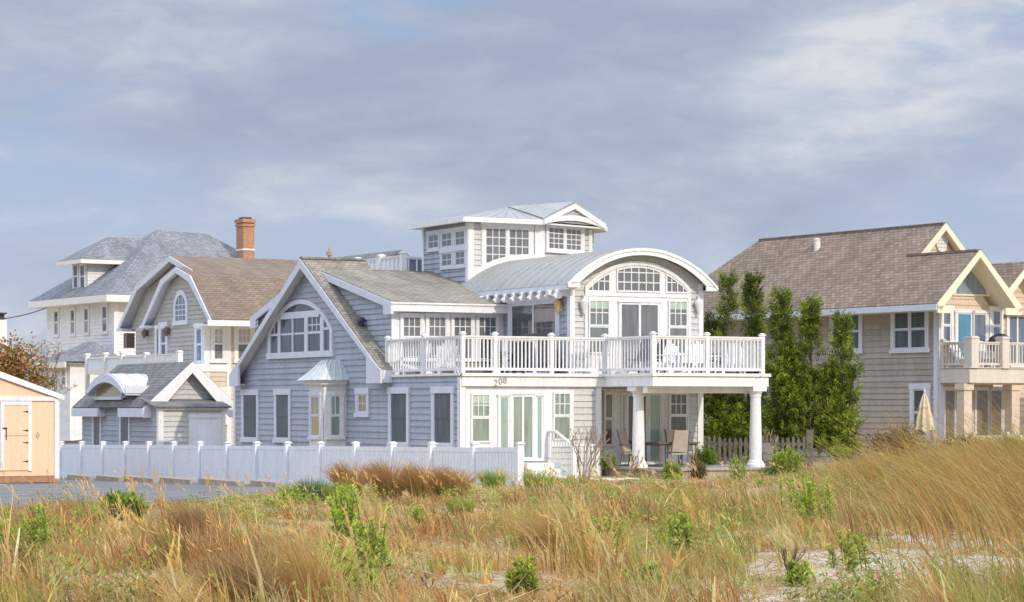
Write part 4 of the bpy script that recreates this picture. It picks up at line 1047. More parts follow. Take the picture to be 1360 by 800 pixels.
m = MB(); m.fbox(Lf(R, bf_), aEnd, aO, zf_-.24, zf_-.03, -.03, .03); m.box(aEnd, aO, bf_, .1, zf_-.24, zf_-.20); m.build('eave_fascia', TRIM, RH)
m = MB(); aW = -24; zwt = zf_-.2
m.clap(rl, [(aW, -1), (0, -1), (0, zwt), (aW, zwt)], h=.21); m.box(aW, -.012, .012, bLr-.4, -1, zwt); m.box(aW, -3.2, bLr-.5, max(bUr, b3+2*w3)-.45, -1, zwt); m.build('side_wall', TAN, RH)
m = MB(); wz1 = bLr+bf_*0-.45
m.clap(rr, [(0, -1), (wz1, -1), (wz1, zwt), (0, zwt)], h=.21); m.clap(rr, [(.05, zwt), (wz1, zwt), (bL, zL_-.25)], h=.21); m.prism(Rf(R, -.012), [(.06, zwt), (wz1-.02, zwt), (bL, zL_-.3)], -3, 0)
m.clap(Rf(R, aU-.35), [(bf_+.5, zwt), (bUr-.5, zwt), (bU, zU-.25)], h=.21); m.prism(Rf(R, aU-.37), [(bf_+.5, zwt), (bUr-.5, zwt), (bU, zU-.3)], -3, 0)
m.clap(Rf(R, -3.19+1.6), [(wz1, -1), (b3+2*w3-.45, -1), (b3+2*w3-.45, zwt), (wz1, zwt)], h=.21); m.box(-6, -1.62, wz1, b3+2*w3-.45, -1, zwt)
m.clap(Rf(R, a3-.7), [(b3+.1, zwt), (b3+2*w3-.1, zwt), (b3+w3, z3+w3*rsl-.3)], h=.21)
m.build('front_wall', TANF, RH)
m = MB(); m.fbox(rl, -.22, .03, -1, zwt, 0, .05); m.fbox(rr, -.05, .20, -1, zwt, 0, .05); m.fbox(rr, wz1-.14, wz1+.03, 3.3, zwt, 0, .05); m.build_each('corner_board', TRIM, RH)
window(RH, rl, rl.box(1107, 415.5, 1142.5, 465), G_SCRN, 'twin', 2, 0, cas=.16, casmat=TRIM, name='window'); window(RH, rl, rl.box(1188.5, 411, 1230.5, 463.5), G_SCRN, 'twin', 2, 0, cas=.16, casmat=TRIM)
window(RH, rl, rl.box(1214, 517, 1232, 580), G_DARK, 'dhp', cas=.16, casmat=TRIM); window(RH, rl, rl.box(1120, 515, 1134, 560), G_DARK, 'dhp', cas=.16, casmat=TRIM)
window(RH, rr, rr.box(1250.5, 410.5, 1262, 455), G_SKYB, 'dhp', cas=.10); window(RH, rr, rr.box(1315.5, 412, 1328, 455), G_SKYB, 'dhp', cas=.10)
x = rr.box(1270, 416, 1309, 480); sm = (x[0]+x[1])/2
window(RH, rr, (x[0], sm, x[2], x[3]), G_BLUE, 'plain', cas=.10, name='sliding_door'); window(RH, rr, (sm+.08, x[1], x[2], x[3]), G_SKYB, 'plain', cas=.08, name='sliding_door')
rq = Rf(R, -1.58); x = rq.box(1338, 418, 1362, 485); window(RH, rq, x, G_SKYB, 'slider', cas=.1, name='sliding_door'); window(RH, rq, rq.box(1366, 418, 1395, 485), G_BLUE, 'slider', cas=.1, name='sliding_door')
tri = [rr.P(1268.5, 390.5), rr.P(1308.5, 391.5), rr.P(1307.5, 383), rr.P(1288.5, 358.5), rr.P(1268.5, 384)]
cx_ = sum(p[0] for p in tri)/5; cz_ = sum(p[1] for p in tri)/5; big = [(cx_+(p[0]-cx_)*1.22, cz_+(p[1]-cz_)*1.24) for p in tri]
m = MB(); m.ring(rr, big, tri, 0, .07, closed=True); tw = m.build('gable_window', CREAM, RH); m = MB(); m.prism(rr, tri, .02, .045); m.build('pane', G_PALE, tw)
fU = Rf(R, aU-.35); s, z = fU.P(1249, 320); m = MB(); cc_ = [(s+.33*math.cos(t)*.85, z+.42*math.sin(t)) for t in np.linspace(0, 2*math.pi, 20, endpoint=False)]; m.prism(fU, cc_, .0, .09)
vt = m.build('gable_vent', WHITE, RH); m = MB(); 
for k in range(4): m.fbox(fU, s-.2, s+.2, z-.25+.13*k, z-.20+.13*k, .09, .11)
m.build('louvre', TRIM, vt)
# balcony
bEndR = b3+2*w3; aB = rl.S(1285); zB = zat(489.5, 83.4); BM = painted('balcony_trim', (.64, .575, .50), rough=.6, var=.1); hB = zat(455, 83.4)-zB
m = MB(); m.box(-.0, aB+.05, .05, bEndR, zB-.12, zB); bal = m.build('balcony', DECKW, RH)
m = MB(); m.box(.05, aB+.1, .0, .06, zB-.50, zB-.02); m.box(aB+.02, aB+.1, .06, bEndR, zB-.50, zB-.02); m.box(.0, aB+.14, -.02, bEndR, zB-.0, zB+.03); m.box(.02, aB, .1, bEndR, zB-.55, zB-.5); m.build('balcony_fascia', BM, bal)
railing(bal, R, (.05, .08), (aB, .08), zB+.02, hB, [.08], mat=BM, pitch=.14, pw=.14)
fB = Rf(R, aB); bp1 = fB.S(1331.5)
railing(bal, R, (aB, .1), (aB, bp1), zB+.02, hB, [.1, bp1-.1], mat=BM, pitch=.14, pw=.34, post_h=hB+.16)
railing(bal, R, (aB, bp1+.15), (aB, bEndR-.1), zB+.02, hB, [bEndR-bp1-.4], mat=BM, pitch=.14, pw=.34, post_h=hB+.16)
for px in (1287, 1350.5):
    s = fB.S(px); m = MB(); m.fbox(fB, s-.19, s+.19, -1, zB-.52, -.4, -.05); m.fbox(fB, s-.24, s+.24, zB-.75, zB-.53, -.45, .0); m.fbox(fB, s-.24, s+.24, 0, .55, -.45, .0); m.build('post', TANF, bal)
for x0, x1 in ((1253, 1268), (1270, 1278), (1295, 1312), (1314, 1330), (1333, 1345)): window(RH, rr, rr.box(x0, 517, x1, 585), G_BRN if x0 != 1270 else G_GRN, 'plain', cas=.07, casmat=TRIM, name='sliding_door')
railing(bal, R, (aB+.1, .1), (aB+.1, bEndR), .15, .95, [.1, 1.7, 3.4, 5], mat=BM, pitch=.16, name='patio_railing')

# ================================================================= FAR ROOFS, CABLE, FENCES
D = Frame(533, 118, -1200); fdh = Rf(D, 0)
FH = thing('distant_house', 'far dark roofed house with white gable, peeping over the ridge beside the roof deck', 'house', D, 0, 0, 0)
s1, zt_ = Face(D, 0, 0, (0, 1)).P(528, 332.5); fz = Lf(D, s1); aZ = fz.S(441)
m = MB(); m.slab([(.3, s1, zt_), (aZ, s1, zt_), (aZ, s1-4, zt_-2.2), (.3, s1-4, zt_-2.2)], .12); m.slab([(aZ, s1, zt_), (.3, s1, zt_), (.3, s1+4, zt_-2.2), (aZ, s1+4, zt_-2.2)], .12); m.build('roof', SHDRK, FH)
m = MB(); m.box(aZ+.2, 0, s1-3.8, s1+3.8, -1, zt_-2.2); m.prism(fdh, [(s1-3.8, zt_-2.2), (s1+3.8, zt_-2.2), (s1, zt_-.1)], aZ+.2, 0); m.build('wall', WSIDE, FH)
f_ = Lf(D, s1+.2); m = MB(); s_, z_ = f_.P(437.5, 340); m.lathe((s_, s1+.2, z_-1), [(.07, 0), (.07, 1.0), (.16, 1.02), (.16, 1.22), (.07, 1.26), (.03, 1.45)], 10); m.build('roof_vent', WOODT, FH)
K = Frame(12, 150, -1450); fk = Rf(K, 0); lk = Lf(K, 0)
TW = thing('chimney_house', 'distant white house end with wide dark capped chimney beyond orange tree', 'house', K, 0, 0, -1)
m = MB(); z = zat(450, 150); m.box(-9, 0, -9, 0, -1.5, z-.6); m.slab([(.3, -4.5, z+1.4), (-9.3, -4.5, z+1.4), (-9.3, .3, z-.6), (.3, .3, z-.6)][::-1], .1); m.build('wall', WSIDE, TW)
m = MB(); zc = zat(425, 150); m.box(-1.6, -.1, -2.2, -.1, z-2, zc); m.build('chimney', WSIDE, TW)
m = MB(); m.box(-1.3, -.9, -1.9, -1.5, zc, zc+.35); m.box(-.6, -.25, -.6, -.2, zc, zc+.35); m.box(-1.6, -.1, -2.2, -.1, zc+.35, zc+.45); m.build('chimney_cap', DARKM, TW)
cb = thing('power_cable', 'thin overhead cable sagging towards the white house', 'cable', None, 0, 0, 0)
m = MB(); p0 = Vector(((-20-CX)/F*142, 142, zat(425, 142))); p1 = Vector(((62-CX)/F*141, 141, zat(409, 141)))
m.tube([p0.lerp(p1, t)-Vector((0, 0, .35*4*t*(1-t)*.5)) for t in np.linspace(0, 1, 9)], .03, 5); m.build('wire', DARKM, cb)

FN = Frame(691, 60, -1054); NP = 16; PS = 2.44
PF = thing('privacy_fence', 'long white vinyl privacy fence with capped posts along the parking lot', 'fence', FN, 0, 0, 0)
def fz_(a): k = -a/(15*PS); return -.10-.55*k, 1.13-.44*k
for k in range(NP):
    a = -PS*k; zb_, zt_ = fz_(a); m = MB(); jt = random.uniform(-.012, .012); jl = random.uniform(-.02, .02); m.hexa([(a-.07+jl, -.10+jt, zt_+.03), (a+.07+jl, -.10+jt, zt_+.03), (a+.07+jl, .07+jt, zt_+.03), (a-.07+jl, .07+jt, zt_+.03)], [(a-.07, -.10, zb_-.4), (a+.07, -.10, zb_-.4), (a+.07, .07, zb_-.4), (a-.07, .07, zb_-.4)]); m.box(a-.095, a+.095, -.125, .095, zt_+.03, zt_+.06); m.box(a-.055, a+.055, -.075, .055, zt_+.06, zt_+.09); m.build('post', WHITE2, PF)
    if k == NP-1: break
    a1 = a-PS; zb1, zt1_ = fz_(a1); zt_ += random.uniform(-.012, .012); zt1_ += random.uniform(-.012, .012); f = Lf(FN, 0); m = MB()
    def sg(s0, s1, lo, hi, d0, d1):
        t0, t1 = (a-s0)/PS, (a-s1)/PS; z = lambda t, q: (zb_+(zb1-zb_)*t)+q if q < .6 else (zt_+(zt1_-zt_)*t)+(q-1.25)
        m.prism(f, [(s0, z(t0, lo)), (s1, z(t1, lo)), (s1, z(t1, hi)), (s0, z(t0, hi))], d0, d1)
    sg(a1+.06, a-.06, 1.08, 1.20, -.025, .025); sg(a1+.06, a-.06, .04, .18, -.025, .025)
    n = 13; w = (PS-.14)/n
    for j in range(n): s = a1+.07+w*j; sg(s+.010, s+w-.010, .16, 1.09, -.012, .016)
    sg(a1+.07, a-.07, .16, 1.09, -.014, -.008)
    m.build('fence_panel', WHITE2, PF)
# timber kerbs in front of the fence
tk = [(92, 122, 'tan timber kerb nearest to the orange shed'), (131, 161, 'second weathered timber kerb along the white fence from the shed'), (168, 207, 'weathered timber kerb below the white fence, in front of the garage windows'), (216, 256, 'timber kerb under the white fence, in front of the garage door'), (266, 322, 'long pale timber kerb near the right end of the lot'), (334, 372, 'short timber kerb at the right end of the row beside the green clump')]
for px0, px1, lab in tk:
    f = Lf(FN, -.75); s0, s1 = f.S(px0), f.S(px1); zc = fz_((s0+s1)/2)[0]
    t = thing('timber_kerb', lab, 'kerb', FN, (s0+s1)/2, -.75, zc, 'timber kerbs along the fence'); m = MB(); t0 = random.uniform(-.05, .05)
    m.hexa([(s0, -.85+t0, zc+.17), (s1, -.85-t0, zc+.16), (s1, -.67-t0, zc+.17), (s0, -.67+t0, zc+.18)], [(s0, -.87+t0, zc-.3), (s1, -.87-t0, zc-.3), (s1, -.65-t0, zc-.3), (s0, -.65+t0, zc-.3)])
    m.build('timber', WOODT, t)
# grey picket fence behind the porch
Yk = 77.5; kx0, kx1 = (925-CX)/F*Yk, (1075-CX)/F*(Yk-1.0)
KF = Frame(1073, Yk-1.0, 680-9e9) if False else None
class _F(Frame):
    def __init__(s, p, q): 
        l = math.hypot(q[0]-p[0], q[1]-p[1]); s.o = p; s.e1 = ((q[0]-p[0])/l, (q[1]-p[1])/l); s.e2 = (-s.e1[1], s.e1[0]); s.ang = math.atan2(s.e1[1], s.e1[0]); s.len = l; s.cam = s.loc(0, 0)
KF = _F((kx0, Yk), (kx1, Yk-1.0))
PK = thing('picket_fence', 'grey weathered picket fence in the shade behind the porch', 'fence', KF, 0, 0, .2)
f = Lf(KF, 0); m = MB(); n = int(KF.len/.17)
for k in range(n):
    s = .08+k*.17; h = 1.16+random.uniform(-.05, .05); w = .045; m.prism(f, [(s-w, .1), (s+w, .1), (s+w+random.uniform(-.01, .01), h-.08), (s, h), (s-w, h-.08)], 0, .025)
m.build('pickets', WOODG, PK)
m = MB(); m.fbox(f, 0, KF.len, .85, .95, -.06, -.0); m.fbox(f, 0, KF.len, .35, .45, -.06, -.0); m.build('fence_rail', WOODG, PK)
for s in (0, KF.len/2, KF.len): m = MB(); m.fbox(f, s-.09, s+.09, -.2, 1.36, -.12, .03); m.build('post', WOODG, PK)
# ================================================================= GROUND
_perm = np.random.default_rng(5).random((64, 64))
def vnoise(x, y):
    x = np.asarray(x, float); y = np.asarray(y, float)
    xi = np.floor(x).astype(int); yi = np.floor(y).astype(int); fx = x-xi; fy = y-yi
    fx = fx*fx*(3-2*fx); fy = fy*fy*(3-2*fy); g = lambda i, j: _perm[i % 64, j % 64]
    return (g(xi, yi)*(1-fx)+g(xi+1, yi)*fx)*(1-fy)+(g(xi, yi+1)*(1-fx)+g(xi+1, yi+1)*fx)*fy
def fbm(x, y, o=4):
    s = 0; a = .5; t = 0
    for k in range(o): s = s+a*vnoise(x*2**k+7.3*k, y*2**k+3.1*k); t += a; a *= .5
    return s/t
def sstep(e0, e1, x): t = np.clip((x-e0)/(e1-e0), 0, 1); return t*t*(3-2*t)
def fence_Y(X, off=.0):
    """depth of the fence line at lateral X"""
    return FN.o[1]+(X-FN.o[0]-off*FN.e2[0])*FN.e1[1]/FN.e1[0]
def zg(X, Y):
    X = np.asarray(X, float); Y = np.asarray(Y, float)
    near = np.interp(Y, [0, 12, 20, 45, 62], [.55, .52, .48, .20, .0])
    far_l = np.where(Y > 60, -.085-.0172*(Y-60), .0); far_l = np.interp(Y, [45, 60, 92, 140, 300], [.17, -.10, -.66, -1.2, -1.5])
    left = np.where(Y < 45, near, far_l)
    right = np.interp(Y, [12, 20, 45, 62, 70, 90, 140, 300], [.52, .48, .24, .06, .0, .05, -.5, -1.5])
    w = sstep(-3.5, .5, X-(.0)) 
    z = left*(1-w)+right*w
    dune = 1.05*np.exp(-((X-12.0)/4.6)**2-((Y-50)/13)**2)+.30*np.exp(-((X-16)/5)**2-((Y-68)/8)**2)
    hum = (fbm(X*.30+3, Y*.22+9)-.5)*.5*np.exp(-((Y-32)/22)**2)+(fbm(X*1.1, Y*.9)-.5)*.12*np.exp(-((Y-30)/22)**2)
    lot = lotmask(X, Y)
    return z+dune*sstep(2, 7, X)+hum*(1-lot)
def lot_edge(px): return np.interp(px, [-400, -100, 180, 300, 345, 372], [42, 44.5, 47.0, 52.5, 58, 66])
def lotmask(X, Y):
    px = CX+F*X/np.maximum(Y, 1)
    return sstep(-1.5, 1.0, Y-lot_edge(px))*sstep(385, 365, px)
def gp(px, py):
    """the ground point seen at a pixel"""
    lo, hi = 10., 110.
    Ys = np.linspace(12, 110, 1600); Xs = (px-CX)/F*Ys; d = CZ-zg(Xs, Ys)-(py-HY)/F*Ys
    i = np.where(d < 0)[0]; Y = Ys[i[0]] if len(i) else 100.
    return (px-CX)/F*Y, Y, float(zg((px-CX)/F*Y, Y))
def grid_mesh(name, xs, ys, mat, zoff=0, keep=None):
    XX, YY = np.meshgrid(xs, ys); ZZ = zg(XX, YY)+zoff
    v = np.stack([XX.ravel(), YY.ravel(), ZZ.ravel()], 1); nx, ny = len(xs), len(ys); f = []
    for j in range(ny-1):
        for i in range(nx-1):
            q = (j*nx+i, j*nx+i+1, (j+1)*nx+i+1, (j+1)*nx+i)
            if keep is None or keep((xs[i]+xs[i+1])/2, (ys[j]+ys[j+1])/2): f.append(q)
    me = bpy.data.meshes.new(name); me.from_pydata(v.tolist(), [], f); me.materials.append(mat); me.polygons.foreach_set('use_smooth', [True]*len(f)); me.update()
    o = bpy.data.objects.new(name, me); COL.objects.link(o); o['kind'] = 'structure'; return o
m_, nt, b = newmat('dune_sand_and_thatch')
tc_ = N(nt, 'ShaderNodeTexCoord')
def nz(scale, det=6, rough=.6, sc=(1, 1, 1)):
    mp_ = N(nt, 'ShaderNodeMapping'); mp_.inputs['Scale'].default_value = sc; L(nt, tc_.outputs['Object'], mp_.inputs[0])
    n = N(nt, 'ShaderNodeTexNoise'); n.inputs['Scale'].default_value = scale; n.inputs['Detail'].default_value = det; n.inputs['Roughness'].default_value = rough; L(nt, mp_.outputs[0], n.inputs['Vector']); return n
a1 = nz(.55); a2_ = nz(9, 8, .7); a3_ = nz(2.2, 6, .65)
r1 = rampnode(nt, [(.30, (.24, .165, .085)), (.5, (.40, .31, .17)), (.68, (.54, .44, .27))]); L(nt, a2_.outputs[0], r1.inputs[0])
r2 = rampnode(nt, [(.35, (.44, .37, .30)), (.65, (.60, .52, .43))]); L(nt, a2_.outputs[0], r2.inputs[0])
at = N(nt, 'ShaderNodeAttribute'); at.attribute_name = 'Sand'
ad_ = N(nt, 'ShaderNodeMath', operation='MULTIPLY_ADD'); ad_.inputs[1].default_value = .7; L(nt, a3_.outputs[0], ad_.inputs[0]); L(nt, at.outputs['Fac'], ad_.inputs[2])
r3 = rampnode(nt, [(.60, (0, 0, 0)), (.78, (1, 1, 1))]); L(nt, ad_.outputs[0], r3.inputs[0])
mm = N(nt, 'ShaderNodeMixRGB'); L(nt, r3.outputs[0], mm.inputs[0]); L(nt, r1.outputs[0], mm.inputs[1]); L(nt, r2.outputs[0], mm.inputs[2])
L(nt, mm.outputs[0], b.inputs['Base Color']); b.inputs['Roughness'].default_value = 1; b.inputs['Specular IOR Level'].default_value = .1
bp_ = N(nt, 'ShaderNodeBump'); bp_.inputs['Strength'].default_value = .6; bp_.inputs['Distance'].default_value = .06; L(nt, a2_.outputs[0], bp_.inputs['Height']); L(nt, bp_.outputs[0], b.inputs['Normal'])
SAND = m_
xs = np.concatenate([[-3000, -800, -250, -100, -50], np.arange(-32, 36, .4), [50, 100, 250, 800, 3000]])
ys = np.concatenate([[-3000, -500, -60, -10, 4], np.arange(10, 84, .4), np.arange(84, 150, 3), [170, 220, 300, 600, 1500, 4000]])
g = grid_mesh('ground', xs, ys, SAND)
SANDP = [((1185, 765), 2.0, 4.6, .52), ((1245, 715), 1.5, 3.6, .48), ((1075, 750), .9, 3.0, .40), ((1300, 745), 1.4, 3.2, .52), ((1010, 795), 1.2, 1.8, .45), ((115, 712), 1.3, 2.5, .22), ((630, 775), .8, 1.2, .32), ((575, 745), .6, 2., .2), ((690, 655), 2.5, 4, .16), ((330, 700), .8, 3, .18), ((1130, 640), 2.0, 4, .2), ((560, 668), 3, 3, .0)]
sp_w = [(gp(*p)[:2], rx, ry, w) for p, rx, ry, w in SANDP]
def sandf(X, Y):
    s = np.zeros_like(np.asarray(X, float))
    for (cx, cy), rx, ry, w in sp_w: s = np.maximum(s, w*np.exp(-((X-cx)/rx)**2-((Y-cy)/ry)**2))
    return s
vs = np.array([v.co for v in g.data.vertices]); at = g.data.attributes.new('Sand', 'FLOAT', 'POINT'); at.data.foreach_set('value', sandf(vs[:, 0], vs[:, 1]).astype(np.float32))
# parking lot
m_, nt, b = newmat('asphalt'); tc_ = N(nt, 'ShaderNodeTexCoord')
a1 = nz(.35, 5); a2_ = nz(35, 4, .8); ra = rampnode(nt, [(.3, (.115, .115, .125)), (.7, (.20, .195, .195))]); L(nt, a1.outputs[0], ra.inputs[0])
mmx = N(nt, 'ShaderNodeMixRGB'); mmx.blend_type = 'OVERLAY'; mmx.inputs[0].default_value = .5; L(nt, ra.outputs[0], mmx.inputs[1]); L(nt, a2_.outputs[0], mmx.inputs[2]); L(nt, mmx.outputs[0], b.inputs['Base Color']); b.inputs['Roughness'].default_value = .9
ASPH = m_
def lotkeep(x, y):
    px = CX+F*x/y; return y > float(lot_edge(px))-.8 and px < 376 and y < float(fence_Y(x, -.35))+.5
lot = grid_mesh('parking_lot', np.arange(-24, -2, .35), np.arange(42, 96, .35), ASPH, .004, lotkeep)
pm = painted('lot_line_paint', (.30, .30, .30), rough=.85, var=.35)
ml = MB()
for px0, y0, px1, y1 in ((55, 664, 85, 661), (92, 661, 190, 655), (190, 668, 300, 659), (20, 659, 70, 656), (255, 668, 330, 662)):
    p, q = gp(px0, y0), gp(px1, y1); d = Vector((q[0]-p[0], q[1]-p[1], 0)).normalized(); nn = Vector((-d.y, d.x, 0))*.06
    n = 14
    for k in range(n):
        A0 = [p[i]+(q[i]-p[i])*k/n for i in (0, 1)]; A1 = [p[i]+(q[i]-p[i])*(k+1)/n for i in (0, 1)]
        ml.face([(P[0]+s*nn.x, P[1]+s*nn.y, float(zg(P[0]+s*nn.x, P[1]+s*nn.y))+.02) for P, s in ((A0, -1), (A1, -1), (A1, 1), (A0, 1))])
o = ml.build('lot_marking', pm); o['kind'] = 'structure'

# ================================================================= FOLIAGE TOOLS
def np_mesh(name, V, Fc, C, mat, par=None, kind=None):
    me = bpy.data.meshes.new(name); nv, nf, k = len(V), len(Fc), Fc.shape[1]
    me.vertices.add(nv); me.vertices.foreach_set('co', V.astype(np.float32).ravel())
    me.loops.add(nf*k); me.loops.foreach_set('vertex_index', Fc.astype(np.int32).ravel())
    me.polygons.add(nf); me.polygons.foreach_set('loop_start', np.arange(0, nf*k, k, dtype=np.int32)); me.polygons.foreach_set('loop_total', np.full(nf, k, dtype=np.int32))
    me.update(calc_edges=True)
    ca = me.color_attributes.new('Col', 'FLOAT_COLOR', 'POINT'); ca.data.foreach_set('color', np.concatenate([C, np.ones((nv, 1))], 1).astype(np.float32).ravel())
    me.materials.append(mat); o = bpy.data.objects.new(name, me); COL.objects.link(o)
    if par is not None: o.parent = par
    if kind: o['kind'] = kind
    return o
def blades(P, h, lean_az, bend, width, col_b, col_t, seg=3):
    """curved tapering blades; all arrays of length n"""
    n = len(P); T = np.linspace(0, 1, seg+1); L_ = []
    d = np.stack([np.cos(lean_az), np.sin(lean_az), np.zeros(n)], 1); side = np.stack([-np.sin(lean_az), np.cos(lean_az), np.zeros(n)], 1)
    side = side*.5+np.array([.8, 0, 0]); side /= np.linalg.norm(side, axis=1, keepdims=True)
    V = np.zeros((n, seg+1, 2, 3)); C = np.zeros((n, seg+1, 2, 3))
    for i, t in enumerate(T):
        up = h*(t-.45*bend*t*t); out = h*bend*t**1.7
        c = P+d*out[:, None]+np.array([0, 0, 1])*up[:, None]; w = width*(1-.85*t)
        V[:, i, 0] = c-side*w[:, None]*.5; V[:, i, 1] = c+side*w[:, None]*.5
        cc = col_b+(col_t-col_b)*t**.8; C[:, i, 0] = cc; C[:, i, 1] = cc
    base = (np.arange(n)*(seg+1)*2)[:, None]; Fs = []
    for i in range(seg): Fs.append(np.concatenate([base+2*i, base+2*i+1, base+2*i+3, base+2*i+2], 1))
    return V.reshape(-1, 3), np.stack(Fs, 1).reshape(-1, 4), C.reshape(-1, 3)
def leaves(P, D, ln, wd, col, rg):
    """rhombic leaves at P pointing along D"""
    n = len(P); D = D/np.linalg.norm(D, axis=1, keepdims=True); R = rg.normal(size=(n, 3)); S = np.cross(D, R); S /= np.linalg.norm(S, axis=1, keepdims=True)
    V = np.stack([P, P+D*(ln*.45)[:, None]+S*(wd*.5)[:, None], P+D*ln[:, None], P+D*(ln*.45)[:, None]-S*(wd*.5)[:, None]], 1)
    C = np.repeat(col[:, None, :], 4, 1); C[:, 0] *= .75; C[:, 2] *= 1.12
    return V.reshape(-1, 3), np.arange(n*4).reshape(n, 4), C.reshape(-1, 3)
def merge(parts):
    Vs, Fs, Cs = [], [], []; o = 0
    for V, Fc, C in parts: Vs.append(V); Fs.append(Fc+o); Cs.append(C); o += len(V)
    return np.concatenate(Vs), np.concatenate(Fs), np.concatenate(Cs)
def root(name, label, cat, x, y, z, group=None):
    o = bpy.data.objects.new(name, None); COL.objects.link(o); o.location = (x, y, z); o['label'] = label; o['category'] = cat; o['_o'] = (0, 0, 0)
    if group: o['group'] = group
    return o
GOLD, STRAW, RUST, BROWN, OLIVE, GREEN, PALE = [np.array(c) for c in ((.78, .49, .16), (.78, .60, .31), (.66, .33, .12), (.45, .265, .135), (.40, .38, .10), (.28, .40, .05), (.58, .55, .21))]

YG = (.31, .40, .06); GR = (.21, .31, .05); DG = (.10, .18, .04)
# ================================================================= DUNE GRASS (uncountable)
def outside_buildings(X, Y):
    px = CX+F*X/Y; lf = Y > fence_Y(X, -.25)                    # beyond the fence line
    k = np.zeros(len(X), bool)
    k |= (px < 692) & lf
    k |= (px < 376) & (Y > lot_edge(px)-.1)
    k |= (px >= 692) & (px < 800) & (Y > 68.3)
    k |= (px >= 800) & (px < 1030) & (Y > 68.2)
    k |= (px >= 1030) & (Y > 79)
    return ~k
def grass_field(N_, y0, y1, nb, seed, hmul, tuft_r, wmul, pal, name, filt=None, bendm=1.0, ypow=1.0, lean_sd=.55):
    rg = np.random.default_rng(seed); N_ = int(N_*1.38)
    u = rg.random(N_); Y = y0+(y1-y0)*u**ypow; px = rg.uniform(-320, 1750, N_); X = (px-CX)/F*Y
    keep = outside_buildings(X, Y); X, Y, px = X[keep], Y[keep], px[keep]
    s = sandf(X, Y)+(fbm(X*1.3+5, Y*.9)-.5)*1.0
    keep = rg.random(len(X)) > sstep(.12, .38, s)*.97
    if filt is not None: keep &= filt(px, X, Y, rg)
    X, Y, px = X[keep], Y[keep], px[keep]; n = len(X)
    clump = fbm(X*.9+11, Y*.6+4); hgt = (.09+.86*sstep(.30, .78, clump)*clump)*hmul*rg.uniform(.6, 1.3, n)
    hgt *= np.interp(Y, [18, 26, 40, 60], [1.0, .95, .72, .55])
    rz = sstep(960, 1150, px)*sstep(26, 36, Y); hgt *= 1+.55*rz
    hgt *= 1-.35*sstep(500, 300, px)*sstep(30, 42, Y)
    hgt *= 1-.5*sstep(46, 56, Y)*sstep(1060, 980, px)
    bendt = (.32+.30*rg.random(n)+.55*rz)*bendm
    k1, k2 = fbm(X*.35+2, Y*.25+8, 3), fbm(X*.5+31, Y*.33+17, 3); col = pal(px, X, Y, k1, k2, rg, n)*rg.uniform(.72, 1.22, (n, 1))
    I = np.repeat(np.arange(n), nb); M_ = len(I); r = tuft_r*np.sqrt(rg.random(M_)); t = rg.uniform(0, 2*np.pi, M_)
    bx, by = X[I]+r*np.cos(t), Y[I]+r*np.sin(t); P = np.stack([bx, by, zg(bx, by)-.01], 1)
    tw = rg.normal(0, .35, n)[I]; az_ = np.pi+tw+rg.normal(0, lean_sd, M_)*(1-.3*rz[I]); flip = rg.random(M_) < .18*(1-rz[I]); az_ = np.where(flip, rg.uniform(0, 2*np.pi, M_), az_)
    h = hgt[I]*rg.uniform(.45, 1.15, M_); bend = np.clip(bendt[I]*rg.uniform(.3, 1.7, M_), .02, 1.25)
    w = (.0060+.00025*Y[I])*wmul*rg.uniform(.6, 1.3, M_)*np.where(rg.random(M_) < .14, 2.1, 1)
    c = col[I]*rg.uniform(.65, 1.3, (M_, 1))*(1+rg.normal(0, .05, (M_, 3))); c = np.clip(c, .01, .88)
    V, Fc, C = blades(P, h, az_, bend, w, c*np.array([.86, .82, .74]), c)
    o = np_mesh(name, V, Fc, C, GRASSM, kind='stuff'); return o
def pal_main(px, X, Y, k1, k2, rg, n):
    c = np.where((k1 > .5)[:, None], GOLD, STRAW)*.6+STRAW*.4
    q = rg.random(n)
    gsh = sstep(.45, .62, k2)*.72+.06
    c = np.where((q < gsh)[:, None], OLIVE*.55+PALE*.45, c)
    rz_ = sstep(.46, .62, fbm(X*.6+33, Y*.42+71, 3)); c = np.where((q > .93-.5*rz_)[:, None], RUST*.6+BROWN*.45, c)
    bz = sstep(.50, .62, fbm(X*.42+50, Y*.3+2, 3))*sstep(520, 380, px)*sstep(30, 22, Y)+.55*np.exp(-((px-260)/110)**2-((Y-31)/6)**2)
    c = np.where((rg.random(n) < bz*.85)[:, None], BROWN*.6+RUST*.5, c)
    return c
def pal_green(px, X, Y, k1, k2, rg, n):
    return np.where((rg.random(n) < .6)[:, None], GREEN*.7+OLIVE*.5, PALE*.8)
def patchy(px, X, Y, rg): return rg.random(len(X)) < .35+.65*sstep(.40, .56, fbm(X*1.1+14, Y*.8+55, 3))
G1 = grass_field(13000, 17, 68, 10, 1, .95, .17, 1.0, pal_main, 'dune_grass', patchy); G1['label'] = 'tan and golden dune grass'
def thin(px, X, Y, rg): return rg.random(len(X)) < .2+.8*sstep(.5, .65, fbm(X*.55+9, Y*.4+1, 3))
G2 = grass_field(4600, 18, 68, 11, 2, .75, .12, 1.25, pal_green, 'green_dune_grass', thin, .8)
def brush(px, X, Y, rg): return rg.random(len(X)) < sstep(.54, .64, fbm(X*.6+90, Y*.42+33, 3))
def pal_brush(px, X, Y, k1, k2, rg, n): return np.where((rg.random(n) < .6)[:, None], BROWN*.75, RUST*.62)
grass_field(7600, 18, 66, 9, 6, .95, .16, .9, pal_brush, 'dead_brush', brush, .7, lean_sd=1.0)
def near_only(px, X, Y, rg): return rg.random(len(X)) < .15+.85*sstep(.50, .62, fbm(X*.7+60, Y*.5+90, 3))
